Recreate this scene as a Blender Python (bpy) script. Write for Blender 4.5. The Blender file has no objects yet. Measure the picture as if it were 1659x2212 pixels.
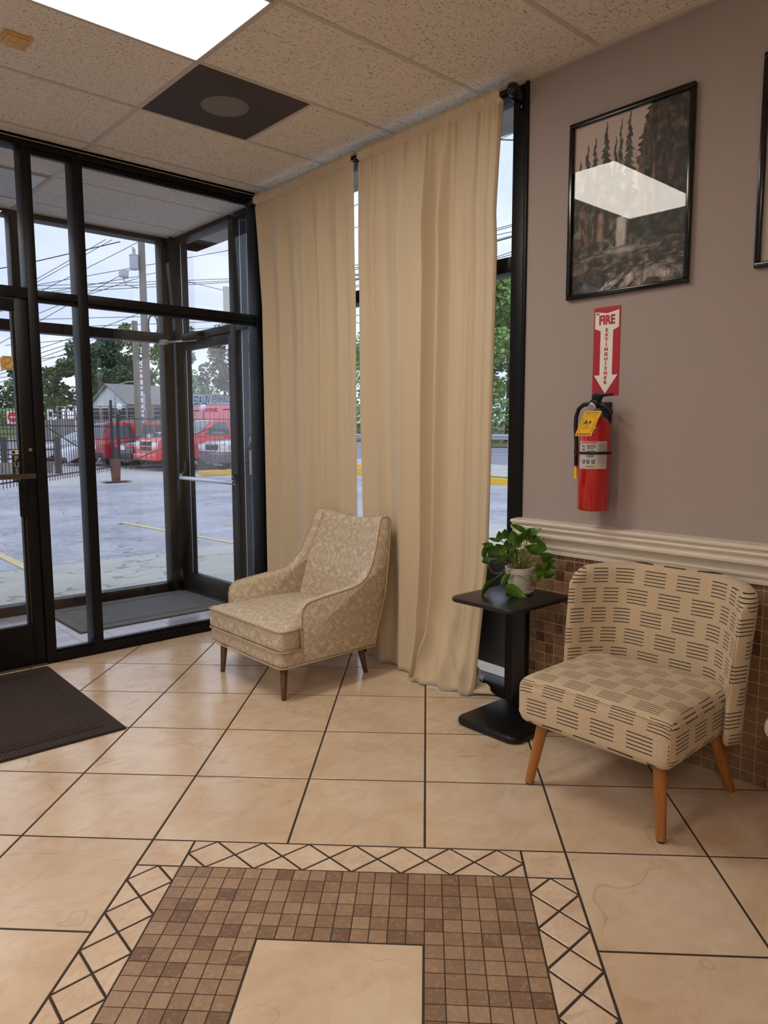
import bpy, bmesh, math, random
import numpy as np
from mathutils import Vector, Matrix
random.seed(7)
PI = math.pi
C = bpy.context.scene.collection
# ---------------------------------------------------------------- camera
F_PX, YAW, PITCH, ROLL = 1578.5, 0.73483, -0.11182, -0.00248
cam_d = bpy.data.cameras.new('camera'); cam = bpy.data.objects.new('camera', cam_d); C.objects.link(cam)
fw = Vector((math.sin(YAW)*math.cos(PITCH), math.cos(YAW)*math.cos(PITCH), math.sin(PITCH)))
r0 = Vector((math.cos(YAW), -math.sin(YAW), 0)); u0 = r0.cross(fw)
rr = r0*math.cos(ROLL)+u0*math.sin(ROLL); uu = -r0*math.sin(ROLL)+u0*math.cos(ROLL)
cam.matrix_world = Matrix(((rr.x, uu.x, -fw.x, -2.82748), (rr.y, uu.y, -fw.y, -4.36236), (rr.z, uu.z, -fw.z, 1.34492), (0, 0, 0, 1)))
cam_d.sensor_fit = 'HORIZONTAL'; cam_d.sensor_width = 36; cam_d.lens = 36*F_PX/1659; cam_d.clip_end = 500; cam_d.clip_start = .02
bpy.context.scene.camera = cam
# ---------------------------------------------------------------- world: overcast daylight sky
W = bpy.data.worlds.new('sky'); bpy.context.scene.world = W; W.use_nodes = True
nt = W.node_tree; nt.nodes.clear()
wo = nt.nodes.new('ShaderNodeOutputWorld'); bg = nt.nodes.new('ShaderNodeBackground')
tc = nt.nodes.new('ShaderNodeTexCoord'); mp = nt.nodes.new('ShaderNodeMapping'); mp.inputs['Scale'].default_value = (1, 1, 2.6)
nz = nt.nodes.new('ShaderNodeTexNoise'); nz.inputs['Scale'].default_value = 3.2; nz.inputs['Detail'].default_value = 6; nz.inputs['Roughness'].default_value = .5
cr = nt.nodes.new('ShaderNodeValToRGB')
cr.color_ramp.elements[0].position = .36; cr.color_ramp.elements[0].color = (.35, .42, .57, 1)
cr.color_ramp.elements[1].position = .66; cr.color_ramp.elements[1].color = (.565, .60, .69, 1)
nt.links.new(tc.outputs['Generated'], mp.inputs[0]); nt.links.new(mp.outputs[0], nz.inputs['Vector'])
nt.links.new(nz.outputs[0], cr.inputs[0]); nt.links.new(cr.outputs[0], bg.inputs[0]); nt.links.new(bg.outputs[0], wo.inputs[0])
bg.inputs[1].default_value = 1.85
vs = bpy.context.scene.view_settings
vs.view_transform = 'Standard'; vs.look = 'None'; vs.gamma = 1; vs.use_curve_mapping = False; vs.exposure = 0.22
bpy.context.scene.cycles.max_bounces = 10; bpy.context.scene.cycles.transparent_max_bounces = 24
bpy.context.scene.cycles.sample_clamp_indirect = 6
LAMP = 13.0
H = 2.917                                       # ceiling height
# ---------------------------------------------------------------- materials
def s2l(c): return tuple(((v/255)/12.92 if v/255 <= .04045 else ((v/255+.055)/1.055)**2.4) for v in c)
def newmat(name):
    m = bpy.data.materials.new(name); m.use_nodes = True
    return m, m.node_tree, m.node_tree.nodes['Principled BSDF']
def N(t, typ, **kw):
    n = t.nodes.new(typ)
    for k, v in kw.items():
        if k in n.inputs: n.inputs[k].default_value = v
        else: setattr(n, k, v)
    return n
def L(t, a, b): t.links.new(a, b)
def ramp(t, fac, stops):
    n = t.nodes.new('ShaderNodeValToRGB'); e = n.color_ramp.elements
    while len(e) < len(stops): e.new(.5)
    for el, (p, c) in zip(e, stops): el.position = p; el.color = (*c[:3], 1)
    t.links.new(fac, n.inputs[0]); return n
def mix(t, fac, a, b, bt='MIX'):
    n = t.nodes.new('ShaderNodeMix'); n.data_type = 'RGBA'; n.blend_type = bt
    if isinstance(fac, (int, float)): n.inputs[0].default_value = fac
    else: t.links.new(fac, n.inputs[0])
    for s, v in ((6, a), (7, b)):
        if isinstance(v, tuple): n.inputs[s].default_value = (*v[:3], 1)
        else: t.links.new(v, n.inputs[s])
    return n.outputs[2]
def math_(t, op, a, b=None, c=None):
    n = t.nodes.new('ShaderNodeMath'); n.operation = op
    for i, v in enumerate((a, b, c)):
        if v is None: continue
        if isinstance(v, (int, float)): n.inputs[i].default_value = v
        else: t.links.new(v, n.inputs[i])
    return n.outputs[0]
def bump(t, p, h, strength=.3, dist=.002):
    b = N(t, 'ShaderNodeBump', Strength=strength, Distance=dist); L(t, h, b.inputs['Height']); L(t, b.outputs[0], p.inputs['Normal'])
def coords(t, scale=(1, 1, 1), rnd=False, kind='Object'):
    tcn = t.nodes.new('ShaderNodeTexCoord'); m = N(t, 'ShaderNodeMapping'); m.inputs['Scale'].default_value = scale
    L(t, tcn.outputs[kind], m.inputs[0])
    if rnd:
        oi = t.nodes.new('ShaderNodeObjectInfo'); cb = t.nodes.new('ShaderNodeCombineXYZ')
        for i, k in enumerate((37., 91., 53.)): L(t, math_(t, 'MULTIPLY', oi.outputs['Random'], k), cb.inputs[i])
        L(t, cb.outputs[0], m.inputs['Location'])
    return m.outputs[0]
def noise(t, vec, scale, detail=3, rough=.5, dist=0):
    n = N(t, 'ShaderNodeTexNoise', Scale=scale, Detail=detail, Roughness=rough, Distortion=dist); L(t, vec, n.inputs['Vector']); return n.outputs[0]
def simple(name, rgb, rough=.6, metal=0, coat=0, var=.0, vs_=20, bmp=0, bs=200, spec=None):
    m, t, p = newmat(name); c = s2l(rgb)
    p.inputs['Base Color'].default_value = (*c, 1); p.inputs['Roughness'].default_value = rough; p.inputs['Metallic'].default_value = metal
    p.inputs['Coat Weight'].default_value = coat
    if spec is not None: p.inputs['Specular IOR Level'].default_value = spec
    v = coords(t)
    if var:
        n = noise(t, v, vs_, 4)
        L(t, mix(t, n, tuple(x*(1-var) for x in c), tuple(min(1, x*(1+var)) for x in c)), p.inputs['Base Color'])
    if bmp: bump(t, p, noise(t, v, bs, 3), bmp)
    return m
def glass(name, tint=(.93, .95, .96), ior=1.5, rough=0.0):
    m = bpy.data.materials.new(name); m.use_nodes = True; t = m.node_tree; t.nodes.clear()
    o = t.nodes.new('ShaderNodeOutputMaterial'); tr = N(t, 'ShaderNodeBsdfTransparent'); tr.inputs[0].default_value = (*tint, 1)
    gl = N(t, 'ShaderNodeBsdfGlossy', Roughness=rough); fr = N(t, 'ShaderNodeFresnel', IOR=ior); ge = t.nodes.new('ShaderNodeNewGeometry'); L(t, math_(t, 'ADD', math_(t, 'MULTIPLY', ge.outputs['Backfacing'], 1/ior-ior), ior), fr.inputs['IOR']); mx = t.nodes.new('ShaderNodeMixShader')
    L(t, fr.outputs[0], mx.inputs[0]); L(t, tr.outputs[0], mx.inputs[1]); L(t, gl.outputs[0], mx.inputs[2]); L(t, mx.outputs[0], o.inputs[0])
    return m
M = {}
M['frame'] = simple('dark bronze frame', (15, 13, 13), .42, spec=.25, var=.15)
M['black'] = simple('black satin', (14, 13, 14), .38, spec=.4)
M['gloss_black'] = simple('black gloss', (8, 8, 9), .18)
M['glass'] = glass('window glass', (.985, .988, .99))
M['picture_glass'] = glass('picture glass', (.98, .98, .98), 1.36)
M['wall'] = simple('taupe wall paint', (165, 152, 146), .75, var=.03, vs_=3, bmp=.08, bs=260)
M['white_paint'] = simple('cream gloss paint', (226, 216, 200), .38, bmp=.05, bs=40)
M['tbar'] = simple('ceiling bar paint', (196, 188, 178), .5)
M['grout'] = simple('dark floor grout', (62, 50, 42), .9, var=.3, vs_=60)
M['wall_grout'] = simple('wall grout', (206, 188, 166), .9)
M['chrome'] = simple('brushed aluminium', (200, 200, 205), .28, metal=1)
M['bronze_metal'] = simple('dull bronze metal', (120, 108, 98), .4, metal=1)
M['red_paint'] = simple('red enamel', (190, 8, 14), .22, coat=.6)
M['sign_red'] = simple('sign red', (176, 18, 44), .4)
M['sign_white'] = simple('sign white', (236, 232, 226), .4)
M['tag_yellow'] = simple('yellow tag card', (244, 186, 20), .5)
M['print_black'] = simple('printed black', (28, 26, 28), .5)
M['rubber'] = simple('black rubber', (20, 20, 21), .6)
M['yellow_plastic'] = simple('yellow plastic', (240, 200, 30), .4)
M['leg_walnut'] = None
def wood(name, a, b, scale=(1, 1, .12), rough=.4, sc=40):
    m, t, p = newmat(name); v = coords(t, scale)
    n = noise(t, v, sc, 5, .6, .6); L(t, ramp(t, n, [(.3, s2l(a)), (.7, s2l(b))]).outputs[0], p.inputs['Base Color'])
    p.inputs['Roughness'].default_value = rough; bump(t, p, n, .1, .001); return m
M['leg_walnut'] = wood('walnut leg', (84, 58, 34), (116, 82, 52))
M['leg_oak'] = wood('honey oak leg', (150, 92, 40), (186, 122, 62))
M['light_wood'] = wood('pale wood', (206, 160, 104), (226, 184, 130))
M['pine_plate'] = wood('pine plate', (202, 162, 92), (224, 186, 118), (1, .1, 1), .5, 60)
M['black_wood'] = wood('black stained wood', (14, 12, 13), (26, 23, 24), (1, .06, 1), .34, 90)
# stone floor tile: each tile shifted by its own random value
def tile_mat(name, cols, sc, rough, var, vein=True, lip=None):
    m, t, p = newmat(name); v = coords(t, rnd=True)
    n1 = noise(t, v, sc, 6, .55, .7); n2 = noise(t, v, sc*7, 5, .6); n3 = noise(t, v, sc*40, 3, .6)
    c = ramp(t, n1, [(.30, s2l(cols[0])), (.48, s2l(cols[1])), (.62, s2l(cols[2]))]).outputs[0]
    c = mix(t, .12, c, ramp(t, n2, [(.35, s2l(cols[0])), (.65, s2l(cols[2]))]).outputs[0])
    c = mix(t, .05, c, ramp(t, n3, [(.4, s2l(cols[3])), (.6, s2l(cols[2]))]).outputs[0])
    if vein:
        e = math_(t, 'ABSOLUTE', math_(t, 'SUBTRACT', noise(t, v, sc*.55, 3, .5, .9), .5))
        c = mix(t, math_(t, 'MULTIPLY', math_(t, 'LESS_THAN', e, .0022), .42), c, s2l(cols[3]))
        st = math_(t, 'GREATER_THAN', noise(t, v, sc*.5, 3, .5, 1.2), .60)
        c = mix(t, math_(t, 'MULTIPLY', st, .30), c, s2l(cols[0]))
    n4 = noise(t, coords(t, (1.6, 2.2, 1), rnd=True), sc*2.2, 5, .55, 1.1); c = mix(t, .30, c, ramp(t, n4, [(.38, s2l(cols[0])), (.56, s2l(cols[2]))]).outputs[0])
    oi = t.nodes.new('ShaderNodeObjectInfo')
    hv = N(t, 'ShaderNodeHueSaturation'); L(t, c, hv.inputs['Color'])
    L(t, math_(t, 'ADD', math_(t, 'MULTIPLY', oi.outputs['Random'], var), 1-var*.55), hv.inputs['Value'])
    L(t, hv.outputs[0], p.inputs['Base Color'])
    L(t, math_(t, 'ADD', math_(t, 'MULTIPLY', n2, .12), rough-.06), p.inputs['Roughness'])
    bump(t, p, n2, .10, .0015); return m
M['floor_tile'] = tile_mat('cream stone tile', [(200, 170, 140), (216, 190, 161), (226, 206, 181), (168, 132, 100)], 2.0, .19, .045)
M['border_tile'] = tile_mat('cream border tile', [(204, 172, 144), (218, 192, 165), (229, 208, 183), (174, 138, 108)], 7, .3, .07)
def mosaic_mat(name, base, rough):
    m, t, p = newmat(name); v = coords(t, rnd=True); oi = t.nodes.new('ShaderNodeObjectInfo')
    b = ramp(t, oi.outputs['Random'], [(0, s2l(base[0])), (.2, s2l(base[1])), (.5, s2l(base[2])), (1, s2l(base[3]))]); b.color_ramp.interpolation = 'LINEAR'
    n = noise(t, v, 60, 5, .65, .8)
    c = mix(t, math_(t, 'MULTIPLY', math_(t, 'GREATER_THAN', n, .56), .22), b.outputs[0], s2l((208, 180, 150)))
    L(t, c, p.inputs['Base Color']); p.inputs['Roughness'].default_value = rough; bump(t, p, n, .2, .001); return m
M['mosaic'] = mosaic_mat('brown floor mosaic', [(120, 92, 72), (142, 112, 88), (152, 123, 98), (166, 138, 112)], .36)
M['wall_mosaic'] = mosaic_mat('brown wall mosaic', [(84, 50, 32), (112, 78, 52), (132, 98, 68), (148, 114, 80)], .5)
def ceil_mat(name, rgb, worm):
    m, t, p = newmat(name); c = s2l(rgb)
    v = coords(t, (1, 1, 1), rnd=True)
    n = noise(t, coords(t, (60, 150, 60) if worm else (115, 115, 115), rnd=True), 1.0, 3, .55, 1.0)
    f = math_(t, 'GREATER_THAN', n, .600 if worm else .600)
    L(t, mix(t, math_(t, 'MULTIPLY', f, .8), c, tuple(x*.30 for x in c)), p.inputs['Base Color'])
    p.inputs['Roughness'].default_value = .95; bump(t, p, math_(t, 'SUBTRACT', 1., math_(t, 'MULTIPLY', f, 1.)), .5, .003); return m
M['ceiling_dots'] = ceil_mat('pinholed ceiling board', (232, 224, 214), False)
M['ceiling_worms'] = ceil_mat('fissured ceiling board', (232, 222, 208), True)
def fabric(name, cols, fn, rough=.9):
    m, t, p = newmat(name); c = fn(t, cols); L(t, c, p.inputs['Base Color']); p.inputs['Roughness'].default_value = rough
    p.inputs['Sheen Weight'].default_value = .12
    w = noise(t, coords(t, (1, 1, 1)), 420, 2, .6); bump(t, p, w, .35, .001); return m
def damask(t, cols):
    # mirrored ornament: one repeat is .20 wide and .27 high, folded about its own axis
    tcn = t.nodes.new('ShaderNodeUVMap'); tcn.uv_map = 'UVMap'
    sp = t.nodes.new('ShaderNodeSeparateXYZ'); L(t, tcn.outputs[0], sp.inputs[0])
    x = math_(t, 'PINGPONG', sp.outputs[0], .105); y = math_(t, 'PINGPONG', sp.outputs[1], .17)
    cb = t.nodes.new('ShaderNodeCombineXYZ'); L(t, x, cb.inputs[0]); L(t, y, cb.inputs[1]); v = cb.outputs[0]
    warp = noise(t, v, 24, 2, .5)
    n1 = noise(t, v, 30, 4, .62, 1.6); n2 = noise(t, v, 12, 3, .6, 1.4)
    blob = math_(t, 'GREATER_THAN', n1, .535)
    d = math_(t, 'ADD', math_(t, 'MULTIPLY', x, 1.5), math_(t, 'MULTIPLY', warp, .045))
    lat = math_(t, 'LESS_THAN', math_(t, 'ABSOLUTE', math_(t, 'SUBTRACT', math_(t, 'PINGPONG', math_(t, 'ADD', d, y), .075), .035)), .0042)
    ring = math_(t, 'LESS_THAN', math_(t, 'ABSOLUTE', math_(t, 'SUBTRACT', n2, .52)), .012)
    f = math_(t, 'MINIMUM', math_(t, 'ADD', math_(t, 'ADD', blob, lat), ring), 1.)
    thr = noise(t, coords(t, (60, 60, 600)), 1, 3, .6)
    gr = noise(t, coords(t), 300, 3, .7)
    f = math_(t, 'MULTIPLY', f, math_(t, 'ADD', math_(t, 'MULTIPLY', gr, .8), .42))
    c = mix(t, f, s2l(cols[0]), s2l(cols[1]))
    spot = math_(t, 'GREATER_THAN', noise(t, v, 52, 1, .5), .70)
    c = mix(t, math_(t, 'MULTIPLY', spot, .35), c, s2l(cols[2]))
    return mix(t, .22, c, ramp(t, gr, [(.4, s2l(cols[0])), (.62, s2l(cols[1]))]).outputs[0])
M['damask'] = fabric('tan damask fabric', [(186, 167, 142), (224, 212, 190), (172, 142, 116)], damask)
M['piping'] = simple('tan piping', (198, 172, 138), .85, bmp=.3, bs=500)
def dashes(t, cols):
    uvn = t.nodes.new('ShaderNodeUVMap'); uvn.uv_map = 'UVMap'; sp = t.nodes.new('ShaderNodeSeparateXYZ'); L(t, uvn.outputs[0], sp.inputs[0])
    u, v = sp.outputs[0], sp.outputs[1]
    PU, PV, NL = .134, .080, 6
    row = math_(t, 'FLOOR', math_(t, 'DIVIDE', v, PV))
    us = math_(t, 'ADD', math_(t, 'DIVIDE', u, PU), math_(t, 'MULTIPLY', math_(t, 'MODULO', math_(t, 'ADD', row, 400), 2), .5))
    uf = math_(t, 'FRACT', math_(t, 'ADD', us, 50)); vf = math_(t, 'FRACT', math_(t, 'ADD', math_(t, 'DIVIDE', v, PV), 50))
    inb = math_(t, 'LESS_THAN', uf, .66)
    lf = math_(t, 'FRACT', math_(t, 'MULTIPLY', vf, NL)); li = math_(t, 'FLOOR', math_(t, 'MULTIPLY', vf, NL))
    ln = math_(t, 'LESS_THAN', math_(t, 'ABSOLUTE', math_(t, 'SUBTRACT', lf, .5)), .13)
    ok = math_(t, 'LESS_THAN', li, 4.5)
    f = math_(t, 'MULTIPLY', math_(t, 'MULTIPLY', inb, ln), ok)
    gr = noise(t, coords(t, (90, 90, 900)), 1, 3, .6)
    base = ramp(t, gr, [(.3, s2l(cols[0])), (.7, s2l(cols[1]))]).outputs[0]
    return mix(t, f, base, s2l(cols[2]))
M['dash'] = fabric('cream fabric with dark thread dashes', [(190, 166, 134), (214, 194, 164), (26, 23, 29)], dashes)
M['seam'] = simple('cream seam', (184, 160, 128), .9)
M['bench_fabric'] = simple('oatmeal fabric', (178, 164, 146), .9, var=.1, vs_=80, bmp=.4, bs=500)
m_, t_, p_ = newmat('cream curtain cloth'); M['curtain'] = m_
p_.inputs['Base Color'].default_value = (*s2l((208, 190, 160)), 1); p_.inputs['Roughness'].default_value = .62; p_.inputs['Sheen Weight'].default_value = .3
p_.inputs['Transmission Weight'].default_value = 0
bump(t_, p_, noise(t_, coords(t_, (700, 700, 500)), 1, 2), .08, .0005)
M['hem'] = simple('cream hem', (222, 200, 168), .7)
# lamp diffuser
m_, t_, p_ = newmat('lit prismatic diffuser'); M['diffuser'] = m_
p_.inputs['Base Color'].default_value = (.9, .88, .82, 1); p_.inputs['Emission Color'].default_value = (1.0, .925, .82, 1); p_.inputs['Emission Strength'].default_value = LAMP
M['diffuser_off'] = simple('unlit prismatic diffuser', (205, 206, 208), .35, bmp=.3, bs=500)
# louvre of speaker panel
m_, t_, p_ = newmat('dark perforated speaker grille'); M['grille'] = m_
v_ = coords(t_, (1, 1, 1)); wv = N(t_, 'ShaderNodeTexWave', Scale=52., Distortion=0.); wv.bands_direction = 'X'; L(t_, v_, wv.inputs[0])
wy = N(t_, 'ShaderNodeTexWave', Scale=40., Distortion=0.); wy.bands_direction = 'Y'; L(t_, v_, wy.inputs[0])
f_ = math_(t_, 'MULTIPLY', wv.outputs[1], math_(t_, 'ADD', math_(t_, 'MULTIPLY', wy.outputs[1], .5), .5))
gm = t_.nodes.new('ShaderNodeVectorMath'); gm.operation = 'LENGTH'; L(t_, v_, gm.inputs[0])
inside = math_(t_, 'LESS_THAN', gm.outputs['Value'], .115)
ca = ramp(t_, f_, [(.25, s2l((34, 28, 28))), (.6, s2l((96, 84, 80)))]).outputs[0]
cb_ = ramp(t_, f_, [(.25, s2l((96, 92, 90))), (.6, s2l((150, 144, 138)))]).outputs[0]
L(t_, mix(t_, inside, ca, cb_), p_.inputs['Base Color']); p_.inputs['Roughness'].default_value = .7
# mats
def mat_weave(name, a, b, sc):
    m, t, p = newmat(name); v = coords(t)
    w1 = N(t, 'ShaderNodeTexWave', Scale=sc); w1.bands_direction = 'X'; L(t, v, w1.inputs[0])
    w2 = N(t, 'ShaderNodeTexWave', Scale=sc); w2.bands_direction = 'Y'; L(t, v, w2.inputs[0])
    f = math_(t, 'MULTIPLY', w1.outputs[1], w2.outputs[1]); n = noise(t, v, 12, 4)
    L(t, mix(t, f, s2l(a), mix(t, n, s2l(b), tuple(x*.75 for x in s2l(b)))), p.inputs['Base Color'])
    p.inputs['Roughness'].default_value = .95; bump(t, p, f, .8, .004); return m
M['brown_mat'] = mat_weave('brown woven mat', (38, 27, 24), (98, 78, 70), 25)
M['grey_mat'] = mat_weave('grey carpet mat', (120, 120, 120), (168, 168, 164), 90)
M['mat_edge'] = simple('mat rubber edge', (38, 34, 32), .8)
M['paver'] = mosaic_mat('grey vestibule paver', [(168, 162, 176), (180, 174, 186), (190, 184, 194), (200, 194, 202)], .18)
M['paver_grout'] = simple('paver grout', (84, 80, 84), .9)
M['terracotta_white'] = simple('whitewashed clay', (205, 200, 188), .8, var=.08, vs_=14, bmp=.2, bs=90)
M['soil'] = simple('potting soil', (34, 24, 18), 1, bmp=1, bs=160)
m_, t_, p_ = newmat('pothos leaf'); M['leaf'] = m_
v_ = coords(t_, rnd=True); n_ = noise(t_, v_, 22, 4, .6, .5)
L(t_, ramp(t_, n_, [(.35, s2l((50, 92, 20))), (.6, s2l((82, 130, 36))), (.75, s2l((146, 172, 80)))]).outputs[0], p_.inputs['Base Color'])
p_.inputs['Roughness'].default_value = .35; p_.inputs['Subsurface Weight'].default_value = 0
M['stem'] = simple('pothos stem', (122, 132, 62), .5)
# exterior
def ground(name, a, b, sc, rough=.8, fine=60, cracks=0):
    m, t, p = newmat(name); v = coords(t); n = noise(t, v, sc, 5, .6); g = noise(t, v, fine, 3, .7)
    c = mix(t, math_(t, 'MULTIPLY', g, .6), ramp(t, n, [(.35, s2l(a)), (.65, s2l(b))]).outputs[0], ramp(t, g, [(.35, tuple(x*.55 for x in s2l(a))), (.65, s2l(b))]).outputs[0])
    if cracks:
        e = math_(t, 'ABSOLUTE', math_(t, 'SUBTRACT', noise(t, v, cracks, 4, .6, .8), .5))
        c = mix(t, math_(t, 'MULTIPLY', math_(t, 'LESS_THAN', e, .004), .6), c, tuple(x*.35 for x in s2l(a)))
    L(t, c, p.inputs['Base Color']); p.inputs['Roughness'].default_value = rough; bump(t, p, g, .5, .01); return m
M['asphalt'] = ground('worn asphalt', (150, 151, 160), (204, 205, 212), .6, .75, 9, .5)
M['concrete'] = ground('pale concrete', (190, 188, 178), (216, 214, 204), .7, .8, 30, .35)
M['lot'] = ground('pale parking lot', (186, 186, 184), (208, 208, 206), .3, .8, 10)
M['road'] = ground('road asphalt', (140, 142, 156), (160, 162, 176), .2, .7, 10)
M['grass'] = ground('grass', (88, 112, 48), (132, 150, 76), .6, .95, 12)
M['bank'] = ground('weedy bank', (120, 108, 84), (120, 128, 78), .5, .95, 6)
M['line_yellow'] = simple('worn yellow paint', (222, 204, 150), .8, var=.15, vs_=30)
M['curb_yellow'] = simple('yellow curb paint', (250, 196, 50), .7)
M['stone'] = ground('retaining wall stone', (118, 116, 112), (160, 158, 152), .5, .9, 3)
M['old_wood'] = simple('weathered pole wood', (138, 132, 122), .9, var=.2, vs_=5)
M['grey_rail'] = simple('weathered rail', (150, 146, 140), .9)
M['dark_fence'] = simple('dark fence', (70, 68, 70), .8)
M['iron'] = simple('dark iron bars', (44, 40, 42), .6)
M['rust'] = simple('rusty post', (122, 84, 74), .9, var=.2)
M['galv'] = simple('galvanised steel', (190, 196, 204), .5, metal=.3)
M['wire'] = simple('cable', (44, 48, 56), .7)
M['roof_red'] = simple('red metal roof', (226, 84, 104), .45)
M['roof_grey'] = simple('grey roof', (150, 146, 142), .8, var=.08, vs_=2)
M['siding'] = simple('white siding', (224, 226, 230), .8)
M['cream_wall'] = simple('cream wall', (206, 202, 180), .8)
M['grey_band'] = simple('grey band', (182, 190, 196), .8)
M['soffit'] = simple('grey stucco soffit', (150, 150, 152), .9, var=.06, vs_=4)
M['car_glass'] = simple('tinted car glass', (70, 82, 92), .08)
M['car_glass_clear'] = simple('bright car glass', (150, 178, 182), .08)
M['tyre'] = simple('tyre', (28, 28, 30), .8)
M['alloy'] = simple('alloy rim', (200, 202, 206), .3, metal=.6)
M['lamp_lens'] = simple('headlight lens', (236, 236, 228), .15)
M['amber'] = simple('amber lens', (246, 150, 60), .2)
M['tail_red'] = simple('tail lens', (220, 30, 40), .2)
for k, c in dict(car_red=(238, 44, 52), car_maroon=(198, 34, 54), car_white=(226, 230, 238), car_dark=(66, 66, 82), car_purple=(104, 84, 98)).items(): M[k] = simple(k.replace('_', ' ') + ' paint', c, .25, coat=.7)
M['plastic_dark'] = simple('dark bumper plastic', (46, 46, 48), .6)
M['milky'] = simple('milky globe', (242, 242, 240), .4)
M['bark'] = simple('bark', (88, 76, 64), .95, var=.2, vs_=6)
def foliage(name, a, b, c_):
    m, t, p = newmat(name); n = noise(t, coords(t), 1.1, 5, .7)
    L(t, ramp(t, n, [(.3, s2l(a)), (.5, s2l(b)), (.7, s2l(c_))]).outputs[0], p.inputs['Base Color']); p.inputs['Roughness'].default_value = .8; return m
M['fol_dark'] = foliage('dark foliage', (58, 84, 58), (86, 114, 78), (116, 142, 98))
M['fol_mid'] = foliage('mid foliage', (86, 118, 66), (124, 154, 88), (160, 186, 118))
M['fol_light'] = foliage('light foliage', (112, 146, 78), (150, 182, 104), (190, 212, 144))
M['fol_rust'] = foliage('brown foliage', (110, 96, 74), (140, 124, 96), (150, 160, 110))
# ---------------------------------------------------------------- mesh helpers
class MB:
    def __init__(s): s.v = []; s.f = []; s.uv = None
    def add(s, v, f):
        b = len(s.v); s.v += [tuple(p) for p in v]; s.f += [tuple(i+b for i in q) for q in f]; return s
    def box(s, x0, x1, y0, y1, z0, z1):
        x0, x1 = min(x0, x1), max(x0, x1); y0, y1 = min(y0, y1), max(y0, y1); z0, z1 = min(z0, z1), max(z0, z1)
        return s.add([(x0, y0, z0), (x1, y0, z0), (x1, y1, z0), (x0, y1, z0), (x0, y0, z1), (x1, y0, z1), (x1, y1, z1), (x0, y1, z1)],
                     [(0, 3, 2, 1), (4, 5, 6, 7), (0, 1, 5, 4), (1, 2, 6, 5), (2, 3, 7, 6), (3, 0, 4, 7)])
    def prism(s, poly, axis, a, b):
        # poly: 2-D points; axis: extrusion axis (0,1,2)
        n = len(poly)
        def P(p, w):
            return {0: (w, p[0], p[1]), 1: (p[0], w, p[1]), 2: (p[0], p[1], w)}[axis]
        v = [P(p, a) for p in poly]+[P(p, b) for p in poly]
        f = [tuple(range(n))[::-1], tuple(range(n, 2*n))]+[(i, (i+1) % n, (i+1) % n+n, i+n) for i in range(n)]
        return s.add(v, f)
    def tube(s, pts, r, n=8, cap=True):
        pts = [Vector(p) for p in pts]; rs = r if isinstance(r, (list, tuple)) else [r]*len(pts); b = len(s.v)
        up = None
        for i, p in enumerate(pts):
            d = (pts[min(i+1, len(pts)-1)]-pts[max(i-1, 0)]).normalized()
            if up is None: up = d.orthogonal().normalized()
            up = (up-d*up.dot(d)).normalized(); sd = d.cross(up)
            for k in range(n):
                a = 2*PI*k/n; s.v.append(tuple(p+(up*math.cos(a)+sd*math.sin(a))*rs[i]))
        for i in range(len(pts)-1):
            for k in range(n): s.f.append((b+i*n+k, b+i*n+(k+1) % n, b+(i+1)*n+(k+1) % n, b+(i+1)*n+k))
        if cap: s.f.append(tuple(b+k for k in range(n))[::-1]); s.f.append(tuple(b+(len(pts)-1)*n+k for k in range(n)))
        return s
    def lathe(s, prof, c=(0, 0, 0), n=32, axis=2):
        b = len(s.v)
        for (r, h) in prof:
            for k in range(n):
                a = 2*PI*k/n; q = (r*math.cos(a), r*math.sin(a), h)
                if axis == 0: q = (h, q[0], q[1])
                if axis == 1: q = (q[0], h, q[1])
                s.v.append((q[0]+c[0], q[1]+c[1], q[2]+c[2]))
        for i in range(len(prof)-1):
            for k in range(n): s.f.append((b+i*n+k, b+i*n+(k+1) % n, b+(i+1)*n+(k+1) % n, b+(i+1)*n+k))
        s.f.append(tuple(b+k for k in range(n))[::-1]); s.f.append(tuple(b+(len(prof)-1)*n+k for k in range(n)))
        return s
    def grid(s, fn, nu, nv):
        b = len(s.v)
        for j in range(nv+1):
            for i in range(nu+1): s.v.append(tuple(fn(i/nu, j/nv)))
        for j in range(nv):
            for i in range(nu): a = b+j*(nu+1)+i; s.f.append((a, a+1, a+nu+2, a+nu+1))
        return s
    def mesh(s, name):
        me = bpy.data.meshes.new(name); me.from_pydata(s.v, [], s.f); me.update()
        bm = bmesh.new(); bm.from_mesh(me); bmesh.ops.recalc_face_normals(bm, faces=bm.faces); bm.to_mesh(me); bm.free(); return me
    def build(s, name, mat, parent=None, smooth=False, bevel=0, seg=2, sub=0, world=True, solid=0, angle=None, at=None):
        me = s.mesh(name)
        return finish(me, name, mat, parent, smooth, bevel, seg, sub, world, solid, angle)
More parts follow.
